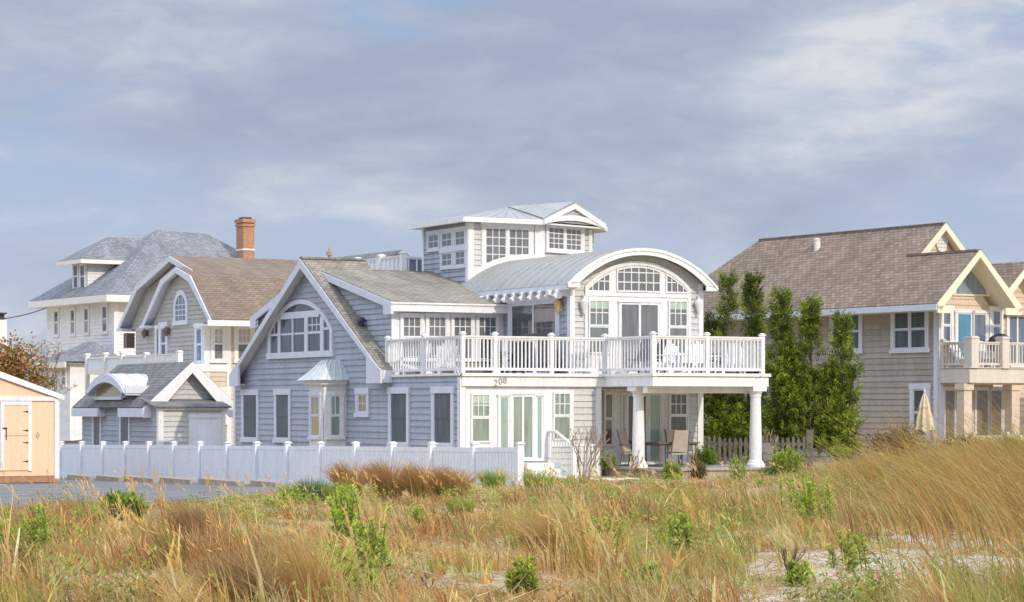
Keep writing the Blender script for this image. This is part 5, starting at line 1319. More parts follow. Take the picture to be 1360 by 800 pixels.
def pal_near(px, X, Y, k1, k2, rg, n): q = rg.random(n); return np.where((q < .45)[:, None], GOLD, np.where((q < .72)[:, None], STRAW, np.where((q < .88)[:, None], PALE*.8+OLIVE*.3, RUST)))
grass_field(1500, 17.5, 40, 9, 12, 1.15, .10, 2.3, pal_near, 'broad_beach_grass', near_only, 1.35, lean_sd=.9)
# taller nodding stalks with feathery heads
def stalks(Np, seed, name, y0=18, y1=64, filt=None, hm=1.0):
    rg = np.random.default_rng(seed); Np = int(Np*1.38); Y = rg.uniform(y0, y1, Np); px = rg.uniform(-320, 1750, Np); X = (px-CX)/F*Y
    k = outside_buildings(X, Y) & (sandf(X, Y) < .3) & (rg.random(Np) < .15+.85*sstep(.48, .62, fbm(X*.4+70, Y*.3+20, 3)))
    if filt is not None: k &= filt(px, X, Y)
    X, Y = X[k], Y[k]; n = len(X); az_ = np.pi+rg.normal(0, .5, n); h = rg.uniform(.65, 1.05, n)*hm*np.where(Y > 52, .6, 1); bend = rg.uniform(.15, .7, n)
    P = np.stack([X, Y, zg(X, Y)], 1); c = (GOLD*.7+RUST*.4)*rg.uniform(.75, 1.25, (n, 1)); w = .004+.00013*Y
    parts = [blades(P, h, az_, bend, w*1.2, c*.8, c, 5)]
    for t0 in np.linspace(.72, .98, 9):
        up = h*(t0-.45*bend*t0*t0); out = h*bend*t0**1.7; Q = P+np.stack([np.cos(az_)*out, np.sin(az_)*out, up], 1)
        D = np.stack([np.cos(az_)*bend, np.sin(az_)*bend, 1-.5*bend], 1)+rg.normal(0, .28, (n, 3)); parts.append(leaves(Q, D, .11*rg.uniform(.6, 1.2, n)*(1.25-t0)*2.2, w*1.6, np.clip(c*1.05, 0, .8), rg))
    V, Fc, C = merge(parts); return np_mesh(name, V, Fc, C, GRASSM, kind='stuff')
stalks(700, 3, 'seed_head_grass')
# long wind-combed grass on the dune at the right
def rightdune(px, X, Y, rg): return rg.random(len(X)) < sstep(1060, 1200, px)*sstep(30, 40, Y)*sstep(70, 60, Y)
def pal_right(px, X, Y, k1, k2, rg, n):
    q = rg.random(n); c = np.where((k1 > .52)[:, None], GOLD*1.0, STRAW*.95); c = np.where((q < .34+.4*sstep(.45, .6, k2))[:, None], OLIVE*.85+PALE*.2, c); c = np.where((q > .86)[:, None], RUST, c); return c*(.62+.62*fbm(X*.8+9, Y*.5+40, 3))[:, None]
grass_field(9500, 30, 66, 10, 4, 1.15, .22, 1.15, pal_right, 'windblown_dune_grass', rightdune, 1.1, lean_sd=.3)
def fgright(px, X, Y, rg): return rg.random(len(X)) < sstep(1090, 1330, px)*.9
def grass_long(N_, y0, y1, seed, name, pxr, hr, lab):
    rg = np.random.default_rng(seed); Y = rg.uniform(y0, y1, N_); px = rg.uniform(*pxr, N_); X = (px-CX)/F*Y; k = rg.random(N_) < sstep(pxr[0], pxr[0]+180, px)*(.25+.75*sstep(.42, .6, fbm(X*.8+3, Y*.5+7, 3))); X, Y = X[k], Y[k]; nb = 9; n = len(X)
    I = np.repeat(np.arange(n), nb); M_ = len(I); bx, by = X[I]+rg.normal(0, .13, M_), Y[I]+rg.normal(0, .13, M_); P = np.stack([bx, by, zg(bx, by)-.02], 1); h = rg.uniform(*hr, n)[I]*rg.uniform(.55, 1.1, M_)
    az_ = np.pi+rg.normal(0, .22, M_); bend = np.clip(rg.normal(.72, .2, M_), .3, 1.2); c = np.where((rg.random(M_) < .50)[:, None], GOLD, np.where((rg.random(M_) < .35)[:, None], RUST*.9, np.where((rg.random(M_) < .6)[:, None], OLIVE*1.1, STRAW)))*rg.uniform(.55, 1.2, (M_, 1)); c = np.clip(c, 0, .85)
    V, Fc, C = blades(P, h, az_, bend, (.0060+.00022*by)*rg.uniform(.7, 1.3, M_), c*.75, c, 5); o = np_mesh(name, V, Fc, C, GRASSM, kind='stuff'); o['label'] = lab; return o
grass_long(1000, 27, 44, 21, 'tall_beach_grass', (1150, 1750), (1.5, 2.3), 'long golden grass bent over by the wind at the right edge')
# scattered green weeds among the grass
rg = np.random.default_rng(77); n = 7200; Y = rg.uniform(18.5, 64, n); px = rg.uniform(-320, 1750, n); X = (px-CX)/F*Y
k = outside_buildings(X, Y) & (fbm(X*.75+21, Y*.45+13, 3)+.12*(rg.random(n)-.5) > .615) & (sandf(X, Y) < .25); X, Y = X[k], Y[k]; n = len(X); nl = 34; I = np.repeat(np.arange(n), nl); M_ = len(I); hh = rg.uniform(.12, .5, n)*np.where(Y > 45, .75, 1); u = rg.random(M_)
P = np.stack([X[I]+rg.normal(0, .075, M_), Y[I]+rg.normal(0, .075, M_), 0*u], 1); P[:, 2] = zg(P[:, 0], P[:, 1])+u*hh[I]; a_ = rg.uniform(0, 6.28, M_); D = np.stack([np.cos(a_), np.sin(a_), .2+rg.random(M_)], 1); base = np.array([YG, GR, (.42, .44, .09), OLIVE])[rg.integers(0, 4, n)]
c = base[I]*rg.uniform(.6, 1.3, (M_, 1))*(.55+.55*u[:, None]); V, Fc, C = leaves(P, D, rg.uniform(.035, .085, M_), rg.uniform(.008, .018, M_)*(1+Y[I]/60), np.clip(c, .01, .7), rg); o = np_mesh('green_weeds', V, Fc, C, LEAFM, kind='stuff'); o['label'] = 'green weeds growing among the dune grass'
# low mat of dead stems and leaf litter
rg = np.random.default_rng(8); n = 36000; Y = rg.uniform(17.5, 66, n); px = rg.uniform(-320, 1750, n); X = (px-CX)/F*Y; k = outside_buildings(X, Y); X, Y = X[k], Y[k]; n = len(X)
P = np.stack([X, Y, zg(X, Y)+.015], 1); D = rg.normal(0, 1, (n, 3)); D[:, 2] = np.abs(D[:, 2])*.35; q = rg.random((n, 1)); c = np.where(q < .4, BROWN, np.where(q < .75, STRAW*.8, RUST*.8))*rg.uniform(.6, 1.2, (n, 1))
V, Fc, C = leaves(P, D, rg.uniform(.1, .4, n), (.006+.0002*Y)*1.1, c, rg); np_mesh('dead_stem_litter', V, Fc, C, GRASSM, kind='stuff')

# ================================================================= SINGLE PLANTS
def grass_clump(label, px, py, wpx, hpx, cols, n=900, name='ornamental_grass', group=None, bend=.35, seed=0, cat='grass clump', wind=.5):
    x, y, z = gp(px, py); sc = y/F; R_, h_ = wpx*sc/2, hpx*sc; rg = np.random.default_rng(seed+int(px)); r = root(name, label, cat, x, y, z, group)
    t = rg.uniform(0, 2*np.pi, n); rr = R_*.55*np.sqrt(rg.random(n)); P = np.stack([rr*np.cos(t), rr*np.sin(t), np.zeros(n)-.02], 1)
    az_ = np.where(rg.random(n) < wind, np.pi+rg.normal(0, .5, n), t+rg.normal(0, .4, n)); h = h_*rg.uniform(.6, 1.12, n)*(1.12-.25*rr/R_); b_ = np.clip(bend*rg.uniform(.3, 1.6, n)+.35*rr/R_, .02, 1.1)
    k = rg.integers(0, len(cols[1]), n); ct = np.array(cols[1])[k]*rg.uniform(.7, 1.25, (n, 1)); cb = np.array(cols[0])*rg.uniform(.7, 1.2, (n, 1))
    V, Fc, C = blades(P, h, az_, b_, (.005+.00017*y)*rg.uniform(.8, 1.4, n), cb, np.clip(ct, 0, .8), 4); np_mesh('blades', V, Fc, C, GRASSM, r); return r
rc = ((.27, .26, .07), [(.52, .25, .10), (.62, .33, .13), (.44, .22, .10), (.66, .42, .18)])
grass_clump('rust topped ornamental grass clump at the left end of the row against the white fence', 466, 662, 46, 54, rc, 1100, group='rust ornamental grasses by the fence')
grass_clump('fullest rust ornamental grass clump, second from left in the row by the fence', 517, 664, 60, 57, rc, 1400, group='rust ornamental grasses by the fence')
grass_clump('rust ornamental grass clump third from left, leaning on its right neighbour', 562, 663, 56, 52, rc, 1100, group='rust ornamental grasses by the fence')
grass_clump('rust ornamental grass clump at the right end of the row, drooping towards the fence corner', 602, 662, 60, 46, rc, 1000, group='rust ornamental grasses by the fence')
gg = ((.15, .19, .04), [(.24, .36, .05), (.33, .44, .07), (.44, .50, .12)])
grass_clump('blue-green spiky yucca clump at the right end of the timber kerbs', 415, 668, 60, 34, ((.07, .11, .06), [(.10, .19, .11), (.14, .23, .13), (.20, .27, .13)]), 520, 'yucca', bend=.15, cat='plant', wind=.1)
for i, (a_, lab) in enumerate((((452, 672, 50, 36), 'fresh green grass tuft in front of the leftmost rust clump'), ((612, 684, 56, 26), 'low bright green tuft on bare soil right of the rust clumps'), ((655, 652, 46, 32), 'olive green grass tuft left of the last fence post'), ((716, 655, 56, 34), 'olive green grass tuft in front of the white house steps'), ((388, 668, 36, 26), 'dark green tuft at the corner of the asphalt lot'), ((585, 660, 34, 22), 'small green tuft at the foot of the rust clumps'), ((120, 700, 40, 34), 'pale green tuft in the dune grass left of the round green bush'))):
    grass_clump(lab, *a_, gg, 520, 'green_tuft', bend=.25, seed=i, cat='grass tuft', wind=.2)
grass_clump('dark brown windswept grass mass at the foot of the cedars', 1128, 606, 90, 56, ((.12, .08, .05), [(.20, .12, .07), (.27, .17, .09), (.14, .09, .05)]), 2200, 'brown_grass', bend=.9, cat='grass clump', wind=.85)
grass_clump('tall dark brown grass clump in the left foreground', 330, 808, 170, 95, ((.28, .17, .09), [(.44, .25, .12), (.54, .33, .15), (.36, .20, .11), (.66, .46, .2)]), 800, 'brown_grass', bend=.45, seed=3, cat='grass clump', wind=.8)
grass_clump('reddish brown dead grass clump beside the lot edge', 262, 716, 110, 52, ((.25, .16, .08), [(.42, .23, .12), (.50, .30, .14), (.42, .36, .12), (.36, .2, .1)]), 900, 'brown_grass', bend=.4, seed=4, cat='grass clump', wind=.6)
grass_clump('golden tall grass clump at the lower left foreground', 420, 812, 110, 130, ((.5, .33, .12), [(.78, .5, .17), (.8, .58, .25), (.66, .38, .14)]), 420, 'golden_grass', bend=.35, seed=5, cat='grass clump', wind=.8)
grass_clump('golden grass clump bent low left of centre foreground', 745, 735, 150, 90, ((.5, .33, .12), [(.80, .5, .17), (.82, .58, .25), (.66, .36, .14)]), 600, 'golden_grass', bend=.8, seed=6, cat='grass clump', wind=.9)
def bush(label, px, py, wpx, hpx, col, n=2200, name='shrub', leaf=.07, flat=.55, cat='shrub', group=None, seed=0, dark=.45, fill=None):
    x, y, z = gp(px, py) if fill is None else fill; sc = y/F; R_, h_ = wpx*sc/2, hpx*sc; rg = np.random.default_rng(seed+int(px)+int(py)); r = root(name, label, cat, x, y, z, group)
    nc = 26; cen = rg.normal(0, 1, (nc, 3)); cen /= np.linalg.norm(cen, axis=1, keepdims=True); cen *= rg.uniform(.35, .95, (nc, 1)); cen[:, 2] = np.abs(cen[:, 2])
    cen = cen*np.array([R_*.8, R_*.7, h_*.72])+np.array([0, 0, h_*.14]); k = rg.integers(0, nc, n); off = rg.normal(0, .30, (n, 3))*np.array([R_, R_, h_])*.55; P = cen[k]+off; P[:, 2] = np.clip(P[:, 2], .02, h_*1.08)
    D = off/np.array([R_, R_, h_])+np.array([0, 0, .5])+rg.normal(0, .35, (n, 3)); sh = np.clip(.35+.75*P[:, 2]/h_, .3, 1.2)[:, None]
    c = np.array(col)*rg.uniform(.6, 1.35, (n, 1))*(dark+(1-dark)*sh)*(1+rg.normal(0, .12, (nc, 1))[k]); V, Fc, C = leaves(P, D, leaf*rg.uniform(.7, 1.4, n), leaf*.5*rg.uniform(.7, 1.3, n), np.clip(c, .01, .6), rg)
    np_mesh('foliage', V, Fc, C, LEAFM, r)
    m = MB()
    for j in range(7): q = cen[j]; m.tube([(q[0]*.1, q[1]*.1, -.05), (q[0]*.5, q[1]*.5, q[2]*.6), tuple(q)], [.02, .014, .006], 5)
    m.build('stem', BARK, r); return r
bush('round bright green bush at the near edge of the asphalt lot', 162, 690, 66, 34, GR, 2400, leaf=.10)
bush('green rounded shrub at the porch edge, nearest the left column', 893, 637, 34, 26, YG, 1500)
bush('small brown-green ball shrub right of the rounded green porch shrub', 928, 637, 28, 24, (.17, .14, .06), 1300)
bush('broad yellow-green shrub right of the right porch column', 1046, 632, 66, 36, YG, 2400, leaf=.09)
bush('flat topped green shrub behind the porch', 938, 612, 46, 30, GR, 1800, fill=((938-CX)/F*74.6, 74.6, .2))
bush('yellow-green leafy plant beside the right porch column', 981, 616, 34, 46, YG, 1200, leaf=.10)
bush('green tufted shrub on bent stems at the porch corner', 808, 622, 28, 26, GR, 1000, fill=((808-CX)/F*69.5, 69.5, .25))
bush('yellow-green sapling behind the fence before the garage door', 241, 600, 20, 36, (.34, .33, .07), 900, fill=((241-CX)/F*84.5, 84.5, -.35), leaf=.09)
bush('sparse pale bush behind the fence at the garage corner', 224, 600, 14, 18, (.42, .36, .2), 300, fill=((224-CX)/F*85.5, 85.5, -.35))
bush('brown heathy hedge under the tan house wall', 1190, 592, 100, 44, (.20, .135, .075), 4200, name='hedge', leaf=.09, fill=((1190-CX)/F*79, 79, .35))
bush('low green creeping patch at the foot of the cedars', 1115, 600, 40, 12, YG, 900, name='ground_shrub', fill=((1115-CX)/F*75.5, 75.5, .55))
bush('second brown hedge, in front of the tan house balcony', 1262, 594, 90, 30, (.17, .15, .06), 2600, name='hedge', leaf=.09, fill=((1275-CX)/F*78, 78, .45))
def forb(label, px, py, hpx, wpx, ns=9, col=YG, seed=0, name='goldenrod', leaf=.10):
    """upright leafy stems"""
    x, y, z = gp(px, py); sc = y/F; rg = np.random.default_rng(seed+int(px)); r = root(name, label, 'plant', x, y, z, 'leafy green plants in the dune grass'); parts = []; m = MB()
    for j in range(ns):
        bx, by = rg.normal(0, wpx*sc*.22, 2); h = hpx*sc*rg.uniform(.55, 1.08); lx, ly = rg.normal(-.12, .14)*h, rg.normal(0, .12)*h
        pts = [(bx, by, -.03), (bx+lx*.35, by+ly*.35, h*.5), (bx+lx, by+ly, h)]; m.tube(pts, [.008, .006, .003], 4); nl = 84; t = rg.uniform(.12, 1.0, nl)
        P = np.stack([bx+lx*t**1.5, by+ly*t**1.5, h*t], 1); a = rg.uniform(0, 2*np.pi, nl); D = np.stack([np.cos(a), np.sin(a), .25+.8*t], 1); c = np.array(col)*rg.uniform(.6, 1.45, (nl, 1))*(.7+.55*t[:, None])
        parts.append(leaves(P, D, leaf*rg.uniform(.6, 1.25, nl)*(1.15-.5*t), leaf*.24*np.ones(nl), np.clip(c, .01, .6), rg))
    V, Fc, C = merge(parts); np_mesh('foliage', V, Fc, C, LEAFM, r); m.build('stem', BARK, r); return r
for i, (a_, lab) in enumerate((((8, 742, 62, 40), 'tall leafy green plant at the left picture edge'), ((52, 738, 64, 44), 'leafy green plant beside the one at the left edge, with a tall tip'), ((20, 758, 30, 60), 'low dark leafy plant in front of the left edge pair'), ((458, 726, 82, 50), 'tallest bright green leafy plant in front of the rust grasses'), ((498, 762, 66, 56), 'bright green leafy plant just right of and before the tallest one'), ((460, 800, 70, 80), 'broad green leafy plant at the bottom left of centre'), ((560, 700, 26, 30), 'small leafy plant on the bare patch below the rust grasses'), ((905, 735, 52, 30), 'slender leafy plant in the middle of the dune grass'), ((812, 722, 30, 40), 'small leafy plant left of the slender one'), ((1075, 700, 66, 70), 'broad bright green plant on the dune below the porch'), ((1130, 758, 48, 44), 'yellowing leafy plant on the bare sand'), ((855, 790, 40, 46), 'low leafy plant at the bottom centre'), ((700, 790, 44, 50), 'low yellow-green plant at the bottom, left of centre'), ((1060, 780, 30, 40), 'small leafy plant at the foot of the bare twigs'), ((985, 640, 36, 30), 'leafy weed at the sandy edge before the porch'))):
    forb(lab, *a_, ns=11 if a_[3] < 50 else 18, seed=i, col=(.33, .36, .06) if i in (10, 12) else (DG if i == 2 else YG if i % 3 else (.33, .47, .055)), leaf=.085)
def twigs(label, px, py, hpx, wpx, n0=5, depth=4, seed=0, name='bare_shrub', mat=TWIG, r0=.03, lean=0, fill=None, cat='shrub', leafcol=None):
    x, y, z = gp(px, py) if fill is None else fill; sc = y/F; rnd = random.Random(seed); r = root(name, label, cat, x, y, z); m = MB(); H_ = hpx*sc; tips = []
    def grow(p, d, l, rad, dep):
        q = p+d*l; mid = p.lerp(q, .5)+Vector((rnd.uniform(-.06, .06)*l, rnd.uniform(-.06, .06)*l, 0)); m.tube([p, mid, q], [rad, rad*.85, rad*.7], 5, False)
        tips.append(q)
        if dep <= 0: return
        for k in range(rnd.choice((2, 2, 3))):
            nd = (d+Vector((rnd.uniform(-.65, .65), rnd.uniform(-.6, .6), rnd.uniform(-.05, .45)))).normalized(); grow(q, nd, l*rnd.uniform(.62, .85), rad*.66, dep-1)
    for k in range(n0):
        a = rnd.uniform(0, 6.28); d = Vector((math.cos(a)*.45*wpx/hpx*1.6+lean, math.sin(a)*.3, 1)).normalized(); grow(Vector((rnd.uniform(-.05, .05), rnd.uniform(-.05, .05), -.05)), d, H_*.30, r0, depth)
    m.build('branches', mat, r)
    if leafcol:
        rg = np.random.default_rng(seed); P = np.array([tuple(t) for t in tips]); P = np.repeat(P, 5, 0)+rg.normal(0, .06, (len(P)*5, 3)); c = np.array(leafcol)*rg.uniform(.6, 1.3, (len(P), 1)); V, Fc, C = leaves(P, rg.normal(0, 1, (len(P), 3)), np.full(len(P), .09), np.full(len(P), .05), c, rg); np_mesh('foliage', V, Fc, C, LEAFM, r)
    return r
twigs('leafless brown shrub against the pale wall beside the porch', 777, 643, 88, 44, 5, 4, 4)
twigs('low bare crooked bush under the tufted shrub at the porch corner', 826, 640, 56, 52, 5, 3, 9, lean=.15)
twigs('bare dark twiggy stalk standing on the foreground sand', 1046, 780, 76, 30, 2, 3, 5, 'bare_twig', BARK, .012, .15, cat='dead plant')
twigs('curled dead brown weed at the bottom, left of centre', 572, 792, 46, 20, 2, 3, 15, 'bare_twig', BARK, .010, cat='dead plant')
twigs('tall pale bare branches rising before the cedars', 1022, 622, 82, 40, 3, 2, 22, 'bare_branches', TWIG, .03, -.15, cat='dead plant', fill=((1022-CX)/F*74.5, 74.5, .15))
x, y, z = gp(800, 642); hs = thing('garden_hose', 'pale coiled hose lying in the grass before the porch corner', 'hose', None, x, y, z+.05); m = MB(); m.tube([(.55*math.cos(t*.9)*(.6+.05*t)+.02*t, .35*math.sin(t)*(.7+.03*t), .05+.02*math.sin(3*t)) for t in np.linspace(0, 16, 70)], .03, 6); m.build('coil', RUBBER, hs)

# ---- cedars
def cedar(label, px, Y, base_py, spires, seed, dens=1.0, lit=1.0):
    """spires: (px of tip, py of tip, radius in m of its lower body, dY)"""
    rg = np.random.default_rng(seed); x = (px-CX)/F*Y; z = zat(base_py, Y); r = root('cedar_tree', label, 'tree', x, Y, z, 'cedars between the houses'); parts = []; m = MB()
    for (sx, sy, R_, dY) in spires:
        sy += 8; R_ *= 1.18
        Ys = Y+dY; top = np.array([(sx-CX)/F*Ys-x, dY, zat(sy, Ys)-z]); H_ = top[2]; b0 = np.array([top[0]*.35, dY*.5, 0])
        m.tube([tuple(b0+(top-b0)*t+np.array([math.sin(t*5+seed)*.05, 0, 0])) for t in np.linspace(0, .95, 7)], [.10*(1-.9*t) for t in np.linspace(0, 1, 7)], 6)
        ns = int(330*dens*H_*R_**.9/4.0)
        t = rg.random(ns)**.85; prof = .10+.90*(1-t)**.75*(1-.35*t)*np.where(t < .18, .62+t*2.1, 1)
        prof *= .72+.45*vnoise(t*9+seed*3.3, np.full(ns, seed*1.7)); az_ = rg.uniform(0, 2*np.pi, ns); lob = .52+.85*vnoise(az_*1.4+seed, t*H_*1.6+seed*2)
        rad = R_*prof*lob*np.sqrt(rg.uniform(.15, 1.0, ns)); gap = vnoise(az_*1.5+seed*2.1, t*H_*1.5+seed) > np.interp(t, [0, .35, .7, 1], [.08, .28, .42, .2]); t, az_, rad, prof = t[gap], az_[gap], rad[gap], prof[gap]; ns = len(t); ax = b0+(top-b0)*t[:, None]; Cn = ax+np.stack([np.cos(az_)*rad, np.sin(az_)*rad, rg.normal(0, .08, ns)], 1); Cn[:, 2] = np.maximum(Cn[:, 2], .12)
        for j in range(0, ns, max(1, ns//26)): m.tube([tuple(ax[j]-np.array([0, 0, .25])), tuple((ax[j]+Cn[j])/2), tuple(Cn[j])], [.025, .018, .008], 4, False)
        nl = 36; I = np.repeat(np.arange(ns), nl); k = len(I); upw = rg.uniform(.5, 1.7, ns)[I]; out = np.stack([np.cos(az_[I]), np.sin(az_[I]), upw], 1); out /= np.linalg.norm(out, axis=1, keepdims=True); uu = rg.random(k); ln_ = rg.uniform(.16, .46, ns)[I]; spread = out*(uu*ln_)[:, None]+rg.normal(0, 1, (k, 3))*(.085*(1.05-uu*.75))[:, None]
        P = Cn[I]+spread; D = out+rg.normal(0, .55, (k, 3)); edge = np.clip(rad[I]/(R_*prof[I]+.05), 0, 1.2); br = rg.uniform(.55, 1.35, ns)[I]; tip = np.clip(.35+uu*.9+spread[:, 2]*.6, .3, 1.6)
        yel = np.clip(edge*.8*tip*lit, 0, 1.25)[:, None]; c = np.array((.026, .050, .014))*(1-np.minimum(yel, 1))+np.array((.42, .51, .055))*yel; c = c*br[:, None]*rg.uniform(.8, 1.2, (k, 1))  # dark inner leaves, bright tips: crown light and shade put into leaf colour
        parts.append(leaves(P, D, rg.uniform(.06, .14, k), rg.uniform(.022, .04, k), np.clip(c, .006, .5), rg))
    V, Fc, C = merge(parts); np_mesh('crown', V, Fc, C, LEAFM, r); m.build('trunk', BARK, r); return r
cedar('narrow cedar rising behind the deck beside the arched gable', 958, 79.5, 606, [(969, 362, .40, 0), (946, 412, .50, .6), (942, 500, .85, .3), (975, 520, .9, .2)], 1, 1.35)
cedar('dark slim cedar with a single spire between deck and roof', 1000, 80.5, 606, [(999, 364, .62, 0), (994, 470, .85, .3), (1004, 540, 1.1, .2)], 2, 1.3, .85)
cedar('tallest full cedar just right of the deck end', 1040, 79, 606, [(1037, 384, .62, 0), (1050, 452, .60, -.3), (1026, 482, .8, -.4), (1038, 545, 1.15, -.3)], 3, 1.35)
cedar('bushy cedar with a bare lower trunk, second from the right', 1072, 78.6, 598, [(1077, 398, .58, 0), (1086, 490, .55, -.3), (1066, 520, .8, -.3)], 4, 1.35)
cedar('outermost right cedar with bright yellow-green skirts before the tan wall', 1108, 78.2, 606, [(1120, 416, .50, 0), (1104, 488, .5, .1), (1134, 485, .34, -.3), (1118, 548, .75, -.4), (1138, 556, .55, -.6), (1143, 585, .45, -.8)], 5, 1.4, 1.2)
# ---- autumn tree behind the shed
def broadleaf(label, px, Y, pyb, pyt, wpx, col, seed, n=5200, leaf=.16):
    rg = np.random.default_rng(seed); x = (px-CX)/F*Y; z = zat(pyb, Y); H_ = zat(pyt, Y)-z; R_ = wpx*Y/F/2; r = root('autumn_tree', label, 'tree', x, Y, z); m = MB(); m.tube([(0, 0, -.2), (.05, 0, H_*.25), (-.05, .05, H_*.5), (.1, 0, H_*.8)], [.2, .16, .11, .03], 7)
    nc = 34; cen = rg.normal(0, 1, (nc, 3)); cen /= np.linalg.norm(cen, axis=1, keepdims=True); cen *= rg.uniform(.3, 1, (nc, 1))**.6; cen = cen*np.array([R_, R_*.8, H_*.36])+np.array([0, 0, H_*.56])
    for c in cen: m.tube([(0, 0, H_*.3), tuple(c*np.array([.5, .5, .8])), tuple(c)], [.06, .03, .012], 5, False)
    k = rg.integers(0, nc, n); P = cen[k]+rg.normal(0, .34, (n, 3)); D = rg.normal(0, 1, (n, 3)); q = rg.random((n, 1)); c = np.where(q < .75, np.array(col), np.array((.25, .24, .06)))*rg.uniform(.5, 1.35, (n, 1))*rg.uniform(.7, 1.2, (nc, 1))[k]
    V, Fc, C = leaves(P, D, leaf*rg.uniform(.7, 1.3, n), leaf*.6*np.ones(n), np.clip(c, .01, .6), rg); np_mesh('crown', V, Fc, C, LEAFM, r); m.build('trunk', BARK, r); return r
broadleaf('orange autumn tree showing above the shed roof', 18, 104, 600, 438, 84, (.42, .19, .05), 3)
twigs('sparse bare topped tree above the orange tree', 40, 560, 160, 40, 3, 5, 31, 'bare_tree', BARK, .06, cat='tree', fill=((36-CX)/F*108, 108, -1), leafcol=(.33, .2, .08))
bush('pale leafless bush beside the white porch left of the garage', 58, 520, 36, 50, (.45, .38, .34), 700, fill=((58-CX)/F*112, 112, 1.3), leaf=.14)

# ================================================================= FURNITURE
def adirondack(label, mat=WHITE2, group='white slatted deck chairs'):
    t = thing('deck_chair', label, 'chair', None, 0, 0, 0, group)
    m = MB()
    for k in range(5): y = -.28+.125*k; m.hexa([(.30, y, .36), (.30, y+.1, .36), (-.25, y+.1, .26), (-.25, y, .26)][::-1], [(.30, y, .34), (.30, y+.1, .34), (-.25, y+.1, .24), (-.25, y, .24)][::-1])
    m.build('seat', mat, t); m = MB()
    for k in range(5): y = -.28+.125*k; h = 1.0-abs(k-2)*.07; m.hexa([(-.22, y, .26), (-.22, y+.1, .26), (-.52, y+.11, h), (-.52, y-.01, h)], [(-.245, y, .26), (-.245, y+.1, .26), (-.545, y+.11, h), (-.545, y-.01, h)])
    m.build('backrest', mat, t)
    for s in (-1, 1):
        m = MB(); m.box(-.42, .38, s*.36-.07, s*.36+.07, .55, .575); m.build('armrest', mat, t); m = MB(); m.box(.28, .36, s*.33-.02, s*.33+.02, 0, .55); m.build('leg', mat, t)
        m = MB(); m.hexa([(-.62, s*.3-.02, .10), (-.62, s*.3+.02, .10), (.3, s*.3+.02, .36), (.3, s*.3-.02, .36)], [(-.62, s*.3-.02, 0), (-.62, s*.3+.02, 0), (.3, s*.3+.02, .26), (.3, s*.3-.02, .26)]); m.build('leg', mat, t)
    return t
def armchair(label, frame, fabric, group, hb=1.02):
    t = thing('patio_chair', label, 'chair', None, 0, 0, 0, group)
    m = MB(); m.slab([(-.22, -.24, .42), (.26, -.24, .45), (.26, .24, .45), (-.22, .24, .42)], .05); m.build('seat', fabric, t)
    m = MB(); m.hexa([(-.22, -.24, .45), (-.22, .24, .45), (-.42, .22, hb), (-.42, -.22, hb)], [(-.26, -.24, .45), (-.26, .24, .45), (-.46, .22, hb), (-.46, -.22, hb)]); m.build('backrest', fabric, t)
    for s in (-1, 1):
        m = MB(); m.tube([(.28, s*.27, 0), (.26, s*.27, .62), (-.34, s*.27, .66)], .018, 6); m.build('leg', frame, t)
        m = MB(); m.tube([(-.36, s*.26, 0), (-.24, s*.26, .44), (-.46, s*.24, hb+.02)], .018, 6); m.build('leg', frame, t)
    return t
def at_(fr, face, px, zf): 
    s, Y = face.hit(px); v = face.v(s, zf); return (*fr.w(v[0], v[1]), zf)
am = M.ang
dcs = [((Lf(M, 1.0), 526), .5, 'white slatted chair at the left end of the deck behind the side rail'), ((Lf(M, .9), 550), -2.2, 'white slatted chair in the middle of the side deck'), ((Lf(M, 1.0), 592), 2.8, 'white slatted chair at the right end of the side deck near the corner post'), ((Rf(M, a2+1.9), 880), .6, 'white slatted chair right of the arch door, left of a pair'), ((Rf(M, a2+1.8), 905), .2, 'white slatted chair, the middle one behind the front rail'), ((Rf(M, a2+1.9), 932), -.3, 'white slatted chair behind the front rail near its middle post'), ((Rf(M, a2+1.3), 975), -.6, 'white slatted chair at the far right end of the deck')]
proto = None
for (f, px), rz, lab in dcs:
    x, y, z = at_(M, f, px, ZD+.002); o = adirondack(lab) if proto is None else copy_tree(proto); proto = proto or o; place(o, x, y, z, am+rz, lab)
dks = [((Lf(M, 1.9), 527), 1.2, 'dark cushioned chair furthest left on the side deck'), ((Lf(M, 2.0), 546), 1.7, 'dark cushioned chair beside the furthest left one'), ((Lf(M, 1.9), 574), 1.5, 'dark cushioned chair in front of the third small paned window'), ((Rf(M, -1.7), 664), 2.0, 'dark cushioned chair by the grill cover, left'), ((Rf(M, a2+1.9), 848), -1.3, 'dark cushioned chair in front of the arch door, left of two'), ((Rf(M, a2+1.7), 864), -1.7, 'dark cushioned chair in front of the arch door, right of two'), ((Rf(M, a2+1.1), 948), -1.4, 'dark cushioned chair by the right lantern')]
proto = None
for (f, px), rz, lab in dks:
    x, y, z = at_(M, f, px, ZD+.002); o = armchair(lab, DARKM, DARKF, 'dark cushioned deck chairs', 1.16) if proto is None else copy_tree(proto); proto = proto or o; place(o, x, y, z, am+rz, lab)
def table(label, x, y, z, rz, L_, Wd, h, top, leg, name='patio_table'):
    t = thing(name, label, 'table', None, x, y, z); t.rotation_euler = (0, 0, rz); m = MB(); m.box(-L_/2, L_/2, -Wd/2, Wd/2, h-.045, h); m.box(-L_/2+.06, L_/2-.06, -Wd/2+.06, Wd/2-.06, h-.10, h-.046); m.build('tabletop', top, t)
    for sx in (-1, 1):
        for sy in (-1, 1): m = MB(); m.tube([(sx*(L_/2-.06), sy*(Wd/2-.06), 0), (sx*(L_/2-.09), sy*(Wd/2-.09), h-.1)], .024, 6); m.build('leg', leg, t)
    return t
